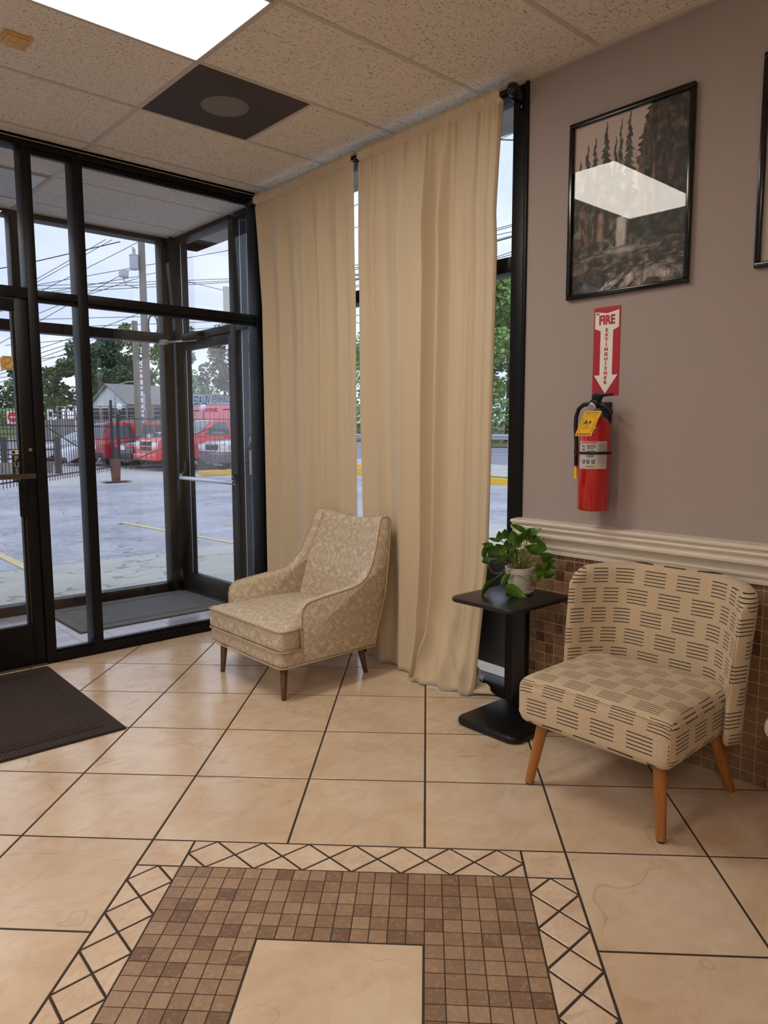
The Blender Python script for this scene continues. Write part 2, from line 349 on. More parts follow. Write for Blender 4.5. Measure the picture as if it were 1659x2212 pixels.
def finish(me, name, mat, parent=None, smooth=False, bevel=0, seg=2, sub=0, world=True, solid=0, angle=None):
    o = bpy.data.objects.new(name, me); C.objects.link(o)
    me.materials.append(M[mat] if isinstance(mat, str) else mat)
    if parent is not None:
        o.parent = parent
        if world:
            loc = Vector(parent.location)
            if parent.parent is not None: loc = loc+Vector(parent.parent.location)
            o.location = -loc
    if smooth or bevel or angle:
        for p in me.polygons: p.use_smooth = True
    if bevel:
        b = o.modifiers.new('bevel', 'BEVEL'); b.width = bevel; b.segments = seg; b.limit_method = 'ANGLE'; b.angle_limit = math.radians(35); b.harden_normals = False
    if sub:
        m = o.modifiers.new('sub', 'SUBSURF'); m.levels = sub; m.render_levels = sub
    if solid:
        m = o.modifiers.new('solid', 'SOLIDIFY'); m.thickness = solid; m.offset = 0
    if (angle or bevel) and not sub:
        try:
            bm = bmesh.new(); bm.from_mesh(me); a = math.radians(angle or 35)
            for e in bm.edges:
                if len(e.link_faces) == 2 and e.calc_face_angle(0) > a and not bevel: e.smooth = False
            bm.to_mesh(me); bm.free()
        except Exception: pass
    return o
def tag(o, label=None, cat=None, group=None, kind=None):
    if label: o['label'] = label
    if cat: o['category'] = cat
    if group: o['group'] = group
    if kind: o['kind'] = kind
    return o
def thing(name, label, cat, loc=(0, 0, 0), rotz=0, group=None, kind=None):
    o = bpy.data.objects.new(name, None); C.objects.link(o); o.location = loc; o.rotation_euler = (0, 0, rotz); o.empty_display_size = .1
    return tag(o, label, cat, group, kind)
def struct(name, mb, mat, **kw):
    o = mb.build(name, mat, **kw); o['kind'] = 'structure'; return o
def sroot(name, loc=(0, 0, 0)):
    o = bpy.data.objects.new(name, None); C.objects.link(o); o.location = loc; o['kind'] = 'structure'; return o
def link_copy(me, name, parent, loc, mat=None, rz=0):
    o = bpy.data.objects.new(name, me); C.objects.link(o); o.parent = parent; o.location = loc; o.rotation_euler = (0, 0, rz); return o
def text_mesh(txt, size, origin, right, up, bold=0., align='CENTER', flip=False, off=.0006, sx=1.0, ext=.0):
    cu = bpy.data.curves.new('t', 'FONT'); cu.body = txt; cu.size = size; cu.align_x = align; cu.align_y = 'CENTER'; cu.offset = bold; cu.resolution_u = 3
    cu.extrude = ext
    ob = bpy.data.objects.new('t', cu); C.objects.link(ob); bpy.context.view_layer.update()
    me = bpy.data.meshes.new_from_object(ob.evaluated_get(bpy.context.evaluated_depsgraph_get())); bpy.data.objects.remove(ob)
    R, U, O = Vector(right), Vector(up), Vector(origin); Nn = R.cross(U)
    for v in me.vertices:
        x, y, z = v.co; v.co = O+R*(x*sx*(-1 if flip else 1))+U*y+Nn*(off+z)
    me.update(); return me
def merge(name, meshes, mat, parent):
    bm = bmesh.new()
    for m in meshes: bm.from_mesh(m)
    me = bpy.data.meshes.new(name); bm.to_mesh(me); bm.free(); me.materials.clear()
    return finish(me, name, mat, parent)
def uvbox(o, mode):
    me = o.data; uv = me.uv_layers.get('UVMap') or me.uv_layers.new(name='UVMap')
    for p in me.polygons:
        n = p.normal
        for li in p.loop_indices:
            c = me.vertices[me.loops[li].vertex_index].co
            uv.data[li].uv = mode(c, n)
# ================================================================= STRUCTURE: FLOOR
TS, TH, OX, OY = .44875, .79275, -1.23556, -2.79393
ct, st = math.cos(TH), math.sin(TH)
def TW(u, v): return (OX+TS*(u*ct+v*st), OY+TS*(-u*st+v*ct))
XW, YS = -5.4, -7.0
floor = struct('floor', MB().box(XW, 0, YS, 0, -.12, -.0014), 'grout')
def clip(poly, lim):
    for (ax, val, sgn) in lim:
        out = []
        for i in range(len(poly)):
            a, b = poly[i], poly[(i+1) % len(poly)]; da, db = sgn*(a[ax]-val), sgn*(b[ax]-val)
            if da <= 0: out.append(a)
            if da*db < 0:
                k = da/(da-db); out.append((a[0]+(b[0]-a[0])*k, a[1]+(b[1]-a[1])*k))
        poly = out
        if len(poly) < 3: return []
    return poly
def shrink(poly, g):
    # inset a convex polygon by g
    n = len(poly); ar = sum(poly[i][0]*poly[(i+1) % n][1]-poly[(i+1) % n][0]*poly[i][1] for i in range(n))
    if ar < 0: poly = poly[::-1]
    ls = []
    for i in range(n):
        a, b = Vector(poly[i]), Vector(poly[(i+1) % n]); d = b-a
        if d.length < 1e-5: continue
        d.normalize(); nn = Vector((-d.y, d.x)); ls.append((a+nn*g, d))
    out = []
    for i in range(len(ls)):
        (p, d), (q, e) = ls[i-1], ls[i]; cr_ = d.x*e.y-d.y*e.x
        if abs(cr_) < 1e-6: return []
        k = ((q.x-p.x)*e.y-(q.y-p.y)*e.x)/cr_; out.append((p.x+d.x*k, p.y+d.y*k))
    ar = sum(out[i][0]*out[(i+1) % len(out)][1]-out[(i+1) % len(out)][0]*out[i][1] for i in range(len(out)))
    return out if ar > 2e-4 else []
def tile_mesh(poly, t=.0035, ch=.0012, z0=-.0022):
    inner = shrink(poly, ch)
    if len(inner) != len(poly): inner = poly
    n = len(poly); v = [(x, y, z0) for x, y in poly]+[(x, y, -ch*.6) for x, y in poly]+[(x, y, 0) for x, y in inner]
    f = [(i, (i+1) % n, (i+1) % n+n, i+n) for i in range(n)]+[(i+n, (i+1) % n+n, (i+1) % n+2*n, i+2*n) for i in range(n)]+[tuple(range(2*n, 3*n))]
    me = bpy.data.meshes.new('tile'); me.from_pydata(v, [], f); me.update(); return me
def floor_tile(poly_uv, name, mat, g):
    """a tile given in tile-grid units; cut at the walls"""
    w = [TW(*p) for p in poly_uv]
    c = clip(w, [(0, XW, -1), (0, -.001, 1), (1, YS, -1), (1, -.001, 1)])
    if not c: return
    ar = abs(sum(c[i][0]*c[(i+1) % len(c)][1]-c[(i+1) % len(c)][0]*c[i][1] for i in range(len(c))))/2
    if ar < .0004: return
    c = shrink(c, g)
    if not c: return
    cx, cy = sum(p[0] for p in c)/len(c), sum(p[1] for p in c)/len(c)
    me = tile_mesh([(p[0]-cx, p[1]-cy) for p in c]); me.materials.append(M[mat]); link_copy(me, name, floor, (cx, cy, 0))
G = .0040
for i in range(-14, 14):
    for j in range(-14, 14):
        if -2 <= i <= 0 and -3 <= j <= -1: continue
        floor_tile([(i, j), (i+1, j), (i+1, j+1), (i, j+1)], 'tile', 'floor_tile', G)
# inlaid panel: border of diamonds and cut pieces, brown mosaic, centre tile
bw = .315
for (a, b) in ((-2, 0), (1-bw, 0), (-2, -3+bw), (1-bw, -3+bw)): floor_tile([(a, b-bw), (a+bw, b-bw), (a+bw, b), (a, b)], 'border_tile', 'border_tile', G)
inner = 3-2*bw; nd = 7; dw = inner/nd
def strip(P):
    # P maps (along 0..inner, across 0..bw) to grid units
    for k in range(nd):
        a = k*dw; m = a+dw/2
        floor_tile([P(a, bw/2), P(m, 0), P(a+dw, bw/2), P(m, bw)], 'border_tile', 'border_tile', G)
    for k in range(nd+1):
        a = max(0, k*dw-dw/2); b = min(inner, k*dw+dw/2); c = k*dw
        floor_tile([P(a, 0), P(b, 0), P(c, bw/2)], 'border_tile', 'border_tile', G*.9)
        floor_tile([P(a, bw), P(b, bw), P(c, bw/2)], 'border_tile', 'border_tile', G*.9)
strip(lambda a, b: (-2+bw+a, -b)); strip(lambda a, b: (-2+bw+a, -3+b))
strip(lambda a, b: (-2+b, -bw-a)); strip(lambda a, b: (1-b, -bw-a))
mo0, mo1 = -2+bw, 1-bw; na, nb = 6, 9
xs = [mo0+(-1-mo0)*k/na for k in range(na)]+[-1+k/nb for k in range(nb)]+[0+(mo1)*k/na for k in range(na+1)]
ys = [-bw-(1-bw)*k/na for k in range(na)]+[-1-k/nb for k in range(nb)]+[-2-(1-bw)*k/na for k in range(na+1)]
rest = []
for jj in range(len(ys)-1):
    for ii in range(len(xs)-1):
        if na <= ii < na+nb and na <= jj < na+nb: continue
        q = [(xs[ii], ys[jj+1]), (xs[ii+1], ys[jj+1]), (xs[ii+1], ys[jj]), (xs[ii], ys[jj])]
        if jj < 15: floor_tile(q, 'mosaic_tile', 'mosaic', .0014)
        else: rest.append(shrink([TW(*p) for p in q], .0014))
mbr = MB()
for c in rest: mbr.prism([(p[0], p[1]) for p in c][::1], 2, -.0022, 0)
o = mbr.build('mosaic_field', 'mosaic', floor); o['kind'] = 'stuff'
floor_tile([(-1, -2), (0, -2), (0, -1), (-1, -1)], 'tile', 'floor_tile', .005)
# ================================================================= WALL RIGHT (behind pictures) with tiled wainscot
WY = -2.205
wall_r = struct('wall_right', MB().box(0, .16, YS-.15, WY, 0, H+.05), 'wall')
PT = .0508
nrow = 16; rows_top = .800
me_wt = MB().box(-.004, 0, -PT/2+.0019, PT/2-.0019, -PT/2+.0019, PT/2-.0019).mesh('wall_tile')
me_wt.materials.append(M['wall_mosaic'])
lip = struct_mb = MB().box(-.0018, 0, YS, WY, 0, .82)
gr_ = lip.build('grout_bed', 'wall_grout', wall_r)
rest = MB(); y0 = WY-.012; k = 0; cnt = 0
while y0-k*PT > YS+PT:
    yc = y0-(k+.5)*PT
    for r in range(nrow+1):
        zc = rows_top-(r+.5)*PT+.0; top = zc+PT/2; bot = zc-PT/2
        if bot < 0: bot = 0.0
        if top-bot < .01: continue
        if k < 23 and bot > 0.0 and zc > .1 and cnt < 300: link_copy(me_wt, 'wall_tile', wall_r, (0, yc, zc)); cnt += 1
        else: rest.box(-.004, 0, yc-PT/2+.0019, yc+PT/2-.0019, bot+.0019, top-.0019)
    k += 1
o = rest.build('wall_tiles', 'wall_mosaic', wall_r); o['kind'] = 'stuff'
# chair rail, a stepped moulding
prof = [(0, .784), (-.016, .784), (-.018, .796), (-.011, .800), (-.013, .806), (-.024, .812), (-.026, .820), (-.018, .826), (-.020, .838), (-.034, .852), (-.050, .862), (-.052, .872), (-.046, .878), (-.046, .886), (-.056, .892), (-.060, .902), (-.058, .908), (-.048, .911), (-.048, .916), (-.062, .920), (-.064, .928), (-.058, .934), (0, .938)]
mb = MB(); mb.add([(x, YS, z-.012) for x, z in prof]+[(x, WY+.005, z-.012) for x, z in prof], [(i, i+1, i+1+len(prof), i+len(prof)) for i in range(len(prof)-1)]+[tuple(range(len(prof), 2*len(prof)))])
rail = struct('trim_1', mb, 'white_paint', angle=40)
# ================================================================= CEILING (room and vestibule)
ceil = struct('ceiling', MB().box(XW, .16, YS-.15, .0, H+.03, H+.12), 'tbar')
RX, LY, FT2 = -1.18083, -.13934, .6096
def ceil_board(x0, x1, y0, y1, mat, par, z):
    mb = MB().box(x0+.004, x1-.004, y0+.004, y1-.004, z+.001, z+.016); cx, cy = (x0+x1)/2, (y0+y1)/2
    mb.v = [(a-cx, b-cy, c) for a, b, c in mb.v]; me = mb.mesh('ceiling_tile'); me.materials.append(M[mat]); link_copy(me, 'ceiling_tile', par, (cx, cy, 0))
xb = [.0, RX, RX-2*FT2, RX-4*FT2, XW]
lamps = [(1, 2), (1, 6), (3, 4)] if False else [(1, 2), (1, 7), (3, 4)]
ybs = [0]+[LY-k*FT2 for k in range(0, 12)]; ybs = [y for y in ybs if y > YS]+[YS]
def bar(mb, x0, x1, y0, y1, z, w=.0238):
    # inverted tee: wide flange, narrow web
    if abs(x1-x0) < 1e-6: mb.box(x0-w/2, x0+w/2, y0, y1, z-.001, z+.001)
    else: mb.box(x0, x1, y0-w/2, y0+w/2, z-.0008, z+.0008)
    return mb
for xi in range(1, 4): bar(MB(), xb[xi], xb[xi], YS, 0, H).build('ceiling_runner', 'tbar', ceil)
for yi in range(1, len(ybs)-1):
    for xi in range(4): bar(MB(), xb[xi+1]+.012, xb[xi]-.012, ybs[yi], ybs[yi], H).build('ceiling_cross_bar', 'tbar', ceil)
MB().box(XW, 0, -.018, 0, H-.012, H).box(XW, 0, -.018, -.016, H-.012, H).build('wall_angle', 'tbar', ceil)
MB().box(-.02, 0, YS, -.018, H-.014, H+.001).build('wall_angle', 'tbar', ceil)
LAMP_SLOTS = [(1, 3), (3, 5), (3, 9)]
for yi in range(len(ybs)-1):
    for xi in range(4):
        if (xi, yi) in LAMP_SLOTS: continue
        x1, x0, y1, y0 = xb[xi], xb[xi+1], ybs[yi], ybs[yi+1]
        if xi == 0 and yi == 2: x0 = RX+FT2
        ceil_board(x0, x1, y0, y1, 'ceiling_worms' if xi == 0 else 'ceiling_dots', ceil, H)
bar(MB(), RX+FT2, RX+FT2, ybs[3], ybs[2], H).build('ceiling_cross_bar', 'tbar', ceil)
def troffer(x0, x1, y0, y1, z, lit, label, group=None):
    t = thing('ceiling_light', label, 'ceiling light', ((x0+x1)/2, (y0+y1)/2, z), group=group)
    w = .012; mb = MB()
    mb.box(x0+.012, x1-.012, y1-.012-w, y1-.012, z-.010, z+.004).box(x0+.012, x1-.012, y0+.012, y0+.012+w, z-.010, z+.004)
    mb.box(x0+.012, x0+.012+w, y0+.024, y1-.024, z-.010, z+.004).box(x1-.012-w, x1-.012, y0+.024, y1-.024, z-.010, z+.004)
    mb.build('frame', 'tbar', t, bevel=.002)
    MB().box(x0+.024, x1-.024, y0+.024, y1-.024, z-.004, z+.002).build('diffuser', 'diffuser' if lit else 'diffuser_off', t)
    MB().box(x0+.02, x1-.02, y0+.02, y1-.02, z+.004, z+.09).build('housing', 'tbar', t)
    return t
names = {(1, 3): 'lit fluorescent ceiling light beside the dark speaker panel', (3, 5): 'lit fluorescent ceiling light near the left wall', (1, 8): 'lit fluorescent ceiling light behind the viewer', (3, 9): 'lit fluorescent ceiling light in the far rear corner'}
for (xi, yi) in LAMP_SLOTS: troffer(xb[xi+1], xb[xi], ybs[yi+1], ybs[yi], H, True, names[(xi, yi)], 'ceiling lights of the waiting room')
# speaker panel
t = thing('speaker_panel', 'dark perforated ceiling speaker panel with a paler round centre', 'speaker', (RX+FT2/2, ybs[2]-FT2/2, H))
me = MB().box(-FT2/2+.012, FT2/2-.012, -FT2/2+.012, FT2/2-.012, -.003, .004).mesh('grille'); me.materials.append(M['grille']); link_copy(me, 'grille', t, (0, 0, 0))
MB().box(RX+.01, RX+FT2-.01, ybs[3]+.01, ybs[2]-.01, H+.004, H+.02).build('back_box', 'black', t)
# pine plate on the ceiling
t = thing('ceiling_plate', 'small rectangular pine plate fixed to the ceiling left of the light', 'wall plate', (-1.82, -1.028, H))
MB().box(-1.875, -1.765, -1.09, -.967, H-.008, H+.001).build('plate', 'pine_plate', t, bevel=.002)
MB().box(-1.863, -1.777, -1.078, -.979, H-.013, H-.008).build('raised_panel', 'pine_plate', t, bevel=.002)
MB().box(-1.845, -1.795, -1.034, -1.024, H-.0145, H-.013).build('slot', 'light_wood', t)
# ================================================================= VESTIBULE shell
VH, VY, VX = 2.888, 1.33, -3.2
vfloor = struct('floor_vestibule', MB().box(VX, .11, 0, VY+.11, -.12, -.0025), 'paver_grout')
me_pv = MB().box(-.0985, .0985, -.0485, .0485, -.0022, 0).mesh('paver'); me_pv.materials.append(M['paver'])
for i in range(15):
    for j in range(13):
        xc = -.105-.2*i; yc = .065+.1*j
        if yc > VY-.03 or xc < VX+.1: continue
        link_copy(me_pv, 'paver', vfloor, (xc, yc+.0, 0))
vceil = struct('ceiling_vestibule', MB().box(VX, .11, .0, VY+.11, VH+.03, H+.12), 'tbar')
vyb = [.0, .455, 1.065, VY+.0]; vxb = [.0, -1.19, -2.41, VX]
for yi in (1, 2):
    for xi in range(3): bar(MB(), vxb[xi+1]+.012, vxb[xi]-.012, vyb[yi], vyb[yi], VH, .012 if xi == 0 else .022).build('ceiling_cross_bar', 'tbar', vceil)
for xi in (1, 2): bar(MB(), vxb[xi], vxb[xi], 0, VY, VH, .03).build('ceiling_runner', 'tbar', vceil)
MB().box(VX, 0, VY-.02, VY, VH-.006, VH+.001).box(-.02, 0, 0, VY, VH-.006, VH+.001).build('wall_angle', 'tbar', vceil)
for yi in range(3):
    for xi in range(3):
        if (xi, yi) == (1, 1): troffer(vxb[2], vxb[1], vyb[1], vyb[2], VH, False, 'unlit fluorescent ceiling light inside the glass vestibule'); continue
        ceil_board(vxb[xi+1], vxb[xi], vyb[yi], vyb[yi+1], 'ceiling_dots', vceil, VH)
# ================================================================= STOREFRONT FRAMES
FD = .11
def bars(root, lst, name='mullion', mat='frame', bevel=.0025):
    for b in lst: MB().box(*b).build(name, mat, root, bevel=bevel)
def pane(root, x0, x1, y0, y1, z0, z1, mat='glass'):
    MB().box(x0, x1, y0, y1, z0, z1).build('glass_pane', mat, root)
# window_1: inner glazed wall between waiting room and vestibule (plane y = 0)
w1 = sroot('window_1', (0, 0, 0))
bars(w1, [(-1.187-.058, -1.187, 0, FD, 0, H-.045), (-1.516, -1.462, 0, FD, 0, H-.045), (-.05, 0, 0, FD, 0, H), (-2.60, -2.545, 0, FD, 0, H-.045), (-3.9, -3.85, 0, FD, 0, H-.045), (XW, XW+.06, 0, FD, 0, H-.045)])
bars(w1, [(XW, -.05, 0, FD, H-.045, H-.0005)], 'head_rail'); bars(w1, [(-1.187, -.05, 0, FD, 0, .055), (-1.462, -1.245, 0, FD, 0, .055), (XW+.06, -3.9, 0, FD, 0, .055), (-3.85, -2.6, 0, FD, 0, .055)], 'sill_rail')
bars(w1, [(-1.187, -.05, 0, FD, 2.075, 2.125), (-1.462, -1.245, 0, FD, 2.078, 2.118), (-2.545, -1.516, 0, FD, 2.065, 2.125), (-3.85, -2.6, 0, FD, 2.075, 2.125), (XW+.06, -3.9, 0, FD, 2.075, 2.125)], 'transom')
# inner glass stops: thin raised beads that catch the light
for (a, b) in ((-1.187, -.05), (-1.462, -1.245)):
    MB().box(a, b, .022, .05, H-.075, H-.045).build('glass_stop', 'frame', w1); MB().box(a, b, .022, .05, 2.055, 2.075).build('glass_stop', 'frame', w1)
    MB().box(a, b, .018, .05, .055, .072).build('glass_stop', 'chrome' if False else 'frame', w1)
G0 = .052
for (a, b) in ((-1.187, -.05), (-1.462, -1.245), (-3.85, -2.6), (XW+.06, -3.9)):
    pane(w1, a, b, G0, G0+.006, .055, 2.075); pane(w1, a, b, G0, G0+.006, 2.125, H-.045)
pane(w1, -2.545, -1.516, G0, G0+.006, 2.125, H-.045)
# door_1: inner door
DL, DR = -2.54, -1.519
d1 = sroot('door_1', (0, 0, 0))
bars(d1, [(DR-.068, DR, .012, .057, .012, 2.058), (DL, DL+.068, .012, .057, .012, 2.058)], 'door_stile')
bars(d1, [(DL+.068, DR-.068, .012, .057, 1.995, 2.058), (DL+.068, DR-.068, .012, .057, .012, .245)], 'door_rail')
pane(d1, DL+.068, DR-.068, .032, .038, .245, 1.995)
MB().box(DR-.082, DR-.068, .016, .053, .245, 1.995).build('glass_stop', 'frame', d1)
MB().box(DR-.069, DR-.0655, .0105, .0125, .245, 1.995).build('bright_bead', 'bronze_metal', d1)
MB().box(DL+.0, DR, -.012, .10, 0, .012).build('threshold', 'bronze_metal', d1, bevel=.003)
mbp = MB()
for k in range(4): mbp.box(-2.50, -1.545, -.075, -.062, 1.083+k*.0075, 1.0885+k*.0075)
mbp.box(-2.50, -1.545, -.071, -.062, 1.083, 1.111).build('push_bar', 'bronze_metal', d1)
MB().box(-1.56, -1.545, -.062, .012, 1.088, 1.106).build('bar_bracket', 'frame', d1); MB().box(-2.50, -2.485, -.062, .012, 1.088, 1.106).build('bar_bracket', 'frame', d1)
MB().box(-1.617, -1.578, -.004, .012, .868, 1.066).build('latch_plate', 'frame', d1, bevel=.002)
MB().lathe([(.010, .004), (.010, .012)], (-1.545, 0, 1.24), 14, 1).build('lock_cylinder', 'chrome', d1)
# push sticker
t = MB().box(-1.634, -1.594, .0295, .0315, 1.06, 1.213).build('push_sticker', 'print_black'); tag(t, 'black vertical push sticker on the inner door glass', 'sticker')
M['push_letters'] = simple('dull gold letters', (150, 138, 124), .5)
o = merge('lettering', [text_mesh(c, .040, (-1.614, .0295, 1.191-.036*i), (1, 0, 0), (0, 0, 1), .0016) for i, c in enumerate('PUSH')], 'push_letters', t)
MB().box(-1.638, -1.594, .0295, .0315, 1.216, 1.238).build('small_label', 'sign_white', t)
MB().box(-1.636, -1.618, .029, .0296, 1.219, 1.235).box(-1.612, -1.598, .029, .0296, 1.229, 1.231).box(-1.612, -1.598, .029, .0296, 1.223, 1.225).build('label_print', 'print_black', t)
# no smoking sticker on the inner door
M['amber_film'] = simple('amber sticker', (202, 164, 104), .5); M['amber_dark'] = simple('amber print', (160, 120, 66), .5)
t = MB().prism([(-1.665, 1.672), (-1.589, 1.680), (-1.589, 1.752), (-1.652, 1.752), (-1.667, 1.738)], 1, .0295, .0315).build('no_smoking_sticker', 'amber_film'); tag(t, 'amber no smoking sticker high on the inner door glass', 'sticker')
mb = MB(); cx_, cz_ = -1.629, 1.714
ring = [(cx_+.030*math.cos(a), .0292, cz_+.030*math.sin(a)) for a in [k*2*PI/24 for k in range(25)]]
mb.tube(ring, .0022, 5).box(cx_-.018, cx_+.014, .0288, .0296, cz_-.006, cz_-.001)
mb.tube([(cx_-.021, .029, cz_-.021), (cx_+.021, .029, cz_+.021)], .0018, 5).tube([(cx_-.016, .029, cz_+.0), (cx_-.012, .029, cz_+.008), (cx_-.016, .029, cz_+.014), (cx_-.008, .029, cz_+.019)], .0014, 5)
mb.build('printed_symbol', 'amber_dark', t)
# window_2: outer glazed wall of vestibule (plane y = VY)
w2 = sroot('window_2', (0, VY, 0))
bars(w2, [(-1.212, -1.154, VY, VY+FD, 0, VH-.04), (-.088, -.03, VY, VY+FD, 0, VH), (-2.35, -2.29, VY, VY+FD, 0, VH-.04), (VX, VX+.06, VY, VY+FD, 0, VH-.04)])
bars(w2, [(VX, -.088, VY, VY+FD, VH-.04, VH-.0005)], 'head_rail')
bars(w2, [(-1.154, -.088, VY, VY+FD, 0, .07), (-2.29, -1.212, VY, VY+FD, 0, .07), (VX+.06, -2.35, VY, VY+FD, 0, .07)], 'sill_rail')
bars(w2, [(-1.154, -.088, VY, VY+FD, 2.055, 2.13), (-2.29, -1.212, VY, VY+FD, 2.055, 2.13), (VX+.06, -2.35, VY, VY+FD, 2.055, 2.13)], 'transom')
for (a, b) in ((-1.154, -.088), (-2.29, -1.212), (VX+.06, -2.35)):
    pane(w2, a, b, VY+.052, VY+.058, .07, 2.055); pane(w2, a, b, VY+.052, VY+.058, 2.13, VH-.04)
# corner post, door_2 and side light on the right-wall plane
w3 = sroot('window_3', (0, .7, 0))
bars(w3, [(-.03, FD, 1.27, VY+FD, 0, VH), (0, FD, .365, .44, 0, VH-.04), (0, FD, 0, .11, 0, H)])
bars(w3, [(0, FD, .11, .365, VH-.04, VH), (0, FD, .44, 1.27, VH-.04, VH)], 'head_rail')
bars(w3, [(0, FD, .11, .365, 2.06, 2.115), (0, FD, .44, 1.27, 2.06, 2.115)], 'transom'); bars(w3, [(0, FD, .11, .365, 0, .07)], 'sill_rail')
for (z0, z1) in ((.07, 2.06), (2.115, VH-.04)): pane(w3, .052, .058, .11, .365, z0, z1)
pane(w3, .052, .058, .44, 1.27, 2.115, VH-.04)
MB().box(.046, .05, .36, .365, .07, 2.06).box(.046, .05, .36, .365, 2.115, VH-.04).box(.046, .05, 1.266, 1.27, 2.115, VH-.04).build('bright_bead', 'chrome', w3)
d2 = sroot('door_2', (0, .85, 0))
bars(d2, [(.012, .057, .443, .495, .012, 2.055), (.012, .057, 1.15, 1.267, .012, 2.055)], 'door_stile'); bars(d2, [(.012, .057, .495, 1.15, 1.985, 2.055), (.012, .057, .495, 1.15, .012, .165)], 'door_rail')
pane(d2, .032, .038, .495, 1.15, .165, 1.985)
MB().box(.0105, .0125, 1.147, 1.151, .165, 1.985).build('bright_bead', 'chrome', d2); MB().box(0, FD, .44, 1.27, 0, .012).build('threshold', 'bronze_metal', d2)
mb = MB(); pr = [(-.083, .955), (-.080, .948), (-.060, .946), (-.052, .958), (-.056, .975), (-.072, .983), (-.081, .972)]
mb.prism(pr, 1, .27+.06, 1.16).build('push_bar', 'chrome', d2, bevel=.003)
MB().tube([(-.068, .345, .966), (-.064, .30, .972), (-.05, .262, .988), (-.02, .45, 1.004)][:3]+[(-.03, .40, 1.0), (.012, .46, 1.005)], .010, 8).build('bar_bracket', 'gloss_black', d2, smooth=True)
MB().tube([(-.068, 1.15, .966), (-.05, 1.19, .985), (.0, 1.19, 1.02)], .012, 8).build('bar_bracket', 'chrome', d2, smooth=True)
MB().box(-.012, .012, 1.175, 1.225, .95, 1.10).build('bar_case', 'frame', d2, bevel=.006)
t = thing('door_closer', 'dark hydraulic closer with arm at the top of the outer door', 'door closer', (-.03, 1.1, 2.08))
MB().box(-.05, .0, .84, 1.12, 2.062, 2.105).build('body', 'frame', t, bevel=.006)
MB().tube([(-.045, 1.10, 2.055), (-.10, 1.22, 2.05), (-.12, 1.26, 2.06)], .007, 8).tube([(-.11, 1.27, 2.045), (-.03, .90, 2.04)], .005, 8).build('arm', 'chrome', t, smooth=True)
MB().box(-.15, -.10, 1.24, 1.30, 2.03, 2.07).build('arm_shoe', 'galv', t, bevel=.006)
# exit plate by the corner post foot
MB().box(-.075, -.03, 1.30, 1.33, .07, .17).build('post_guard', 'frame', w2, bevel=.006)
# decals on side light
t = MB().box(.0505, .0515, .20, .30, 1.02, 1.20).build('paper_notice', 'cream_wall'); tag(t, 'blank pale notice taped to the side light glass', 'notice')
M['notice'] = M['cream_wall']
t = MB().box(.0505, .0515, .24, .31, 1.205, 1.32).build('hours_sticker', 'print_black'); tag(t, 'small black sticker with white marks above the pale notice', 'sticker')
MB().tube([(.0500, .255, 1.225), (.0500, .28, 1.30), (.0500, .30, 1.24)], .003, 5).build('print', 'sign_white', t)
t = MB().box(.0505, .0515, .155, .235, 1.21, 1.30).build('card_sticker', 'sign_white'); tag(t, 'small white sticker with a blue square beside the black sticker', 'sticker')
M['blue_print'] = simple('blue print', (90, 130, 180), .5)
MB().box(.0498, .0505, .17, .21, 1.235, 1.275).build('print', 'blue_print', t)
# lettering on the outer door glass (reads from outside, so it is mirrored here)
M['film_grey'] = simple('grey vinyl letters', (120, 140, 146), .5); M['film_blue'] = simple('blue vinyl letters', (30, 140, 214), .5); M['film_white'] = simple('white vinyl letters', (226, 230, 232), .5); M['film_dark'] = simple('dark vinyl letters', (108, 92, 104), .5)
t = thing('door_lettering', 'mirrored vinyl lettering on the outer door glass', 'lettering', (.031, .8, 1.5))
R_, U_ = (0, -1, 0), (0, 0, 1)
def dl(name, txt, size, y, z, mat, bold=.0006, sx=1.): merge(name, [text_mesh(txt, size, (.0312, y, z), R_, U_, bold, 'CENTER', True, .0004, sx)], mat, t)
dl('grey_name', 'BROOKHAVEN', .096, .625, 1.58, 'film_grey', .0008, .54); dl('blue_name', 'VILLAGE', .096, .955, 1.58, 'film_blue', .0014, .74)
dl('small_line', 'DENTISTRY', .036, .815, 1.50, 'film_dark', .001, 1.1)
MB().box(.0305, .0312, 1.0, 1.13, 1.498, 1.506).build('rule_line', 'film_dark', t); MB().box(.0305, .0312, .50, .63, 1.498, 1.506).build('rule_line', 'film_dark', t)
for i, (z, y0_, y1_) in enumerate([(1.325, .62, .80), (1.29, .62, .84), (1.238, .60, .88), (1.165, .62, .86), (1.08, .66, .80), (1.0, .62, 1.02)]):
    mb = MB(); y = y0_
    while y < y1_:
        w = random.uniform(.004, .012); mb.box(.0305, .0312, y, min(y+w, y1_), z-random.uniform(.006, .011), z+random.uniform(.004, .011)); y += w+random.uniform(.003, .012)
    mb.build('worn_line', 'film_white', t)
# window_4: glazing behind the curtains
w4 = sroot('window_4', (0, -1.1, 0))
bars(w4, [(0, FD, WY, WY+.075, 0, H), (0, FD, -1.20, -1.145, 0, H-.04), (-.0, FD, -.06, 0, 0, H)]); bars(w4, [(0, FD, WY+.075, -1.20, H-.04, H), (0, FD, -1.145, -.06, H-.04, H)], 'head_rail')
bars(w4, [(0, FD, WY+.075, -1.20, 2.085, 2.155), (0, FD, -1.145, -.06, 2.085, 2.155)], 'transom'); bars(w4, [(0, FD, WY+.075, -1.20, 0, .06), (0, FD, -1.145, -.06, 0, .06)], 'sill_rail')
for (a, b) in ((WY+.075, -1.20), (-1.145, -.06)): pane(w4, .052, .058, a, b, .06, 2.085); pane(w4, .052, .058, a, b, 2.155, H-.04)
MB().box(-.012, 0, WY-.018, WY+.0, .93, H).build('jamb_strip', 'frame', w4, bevel=.002)
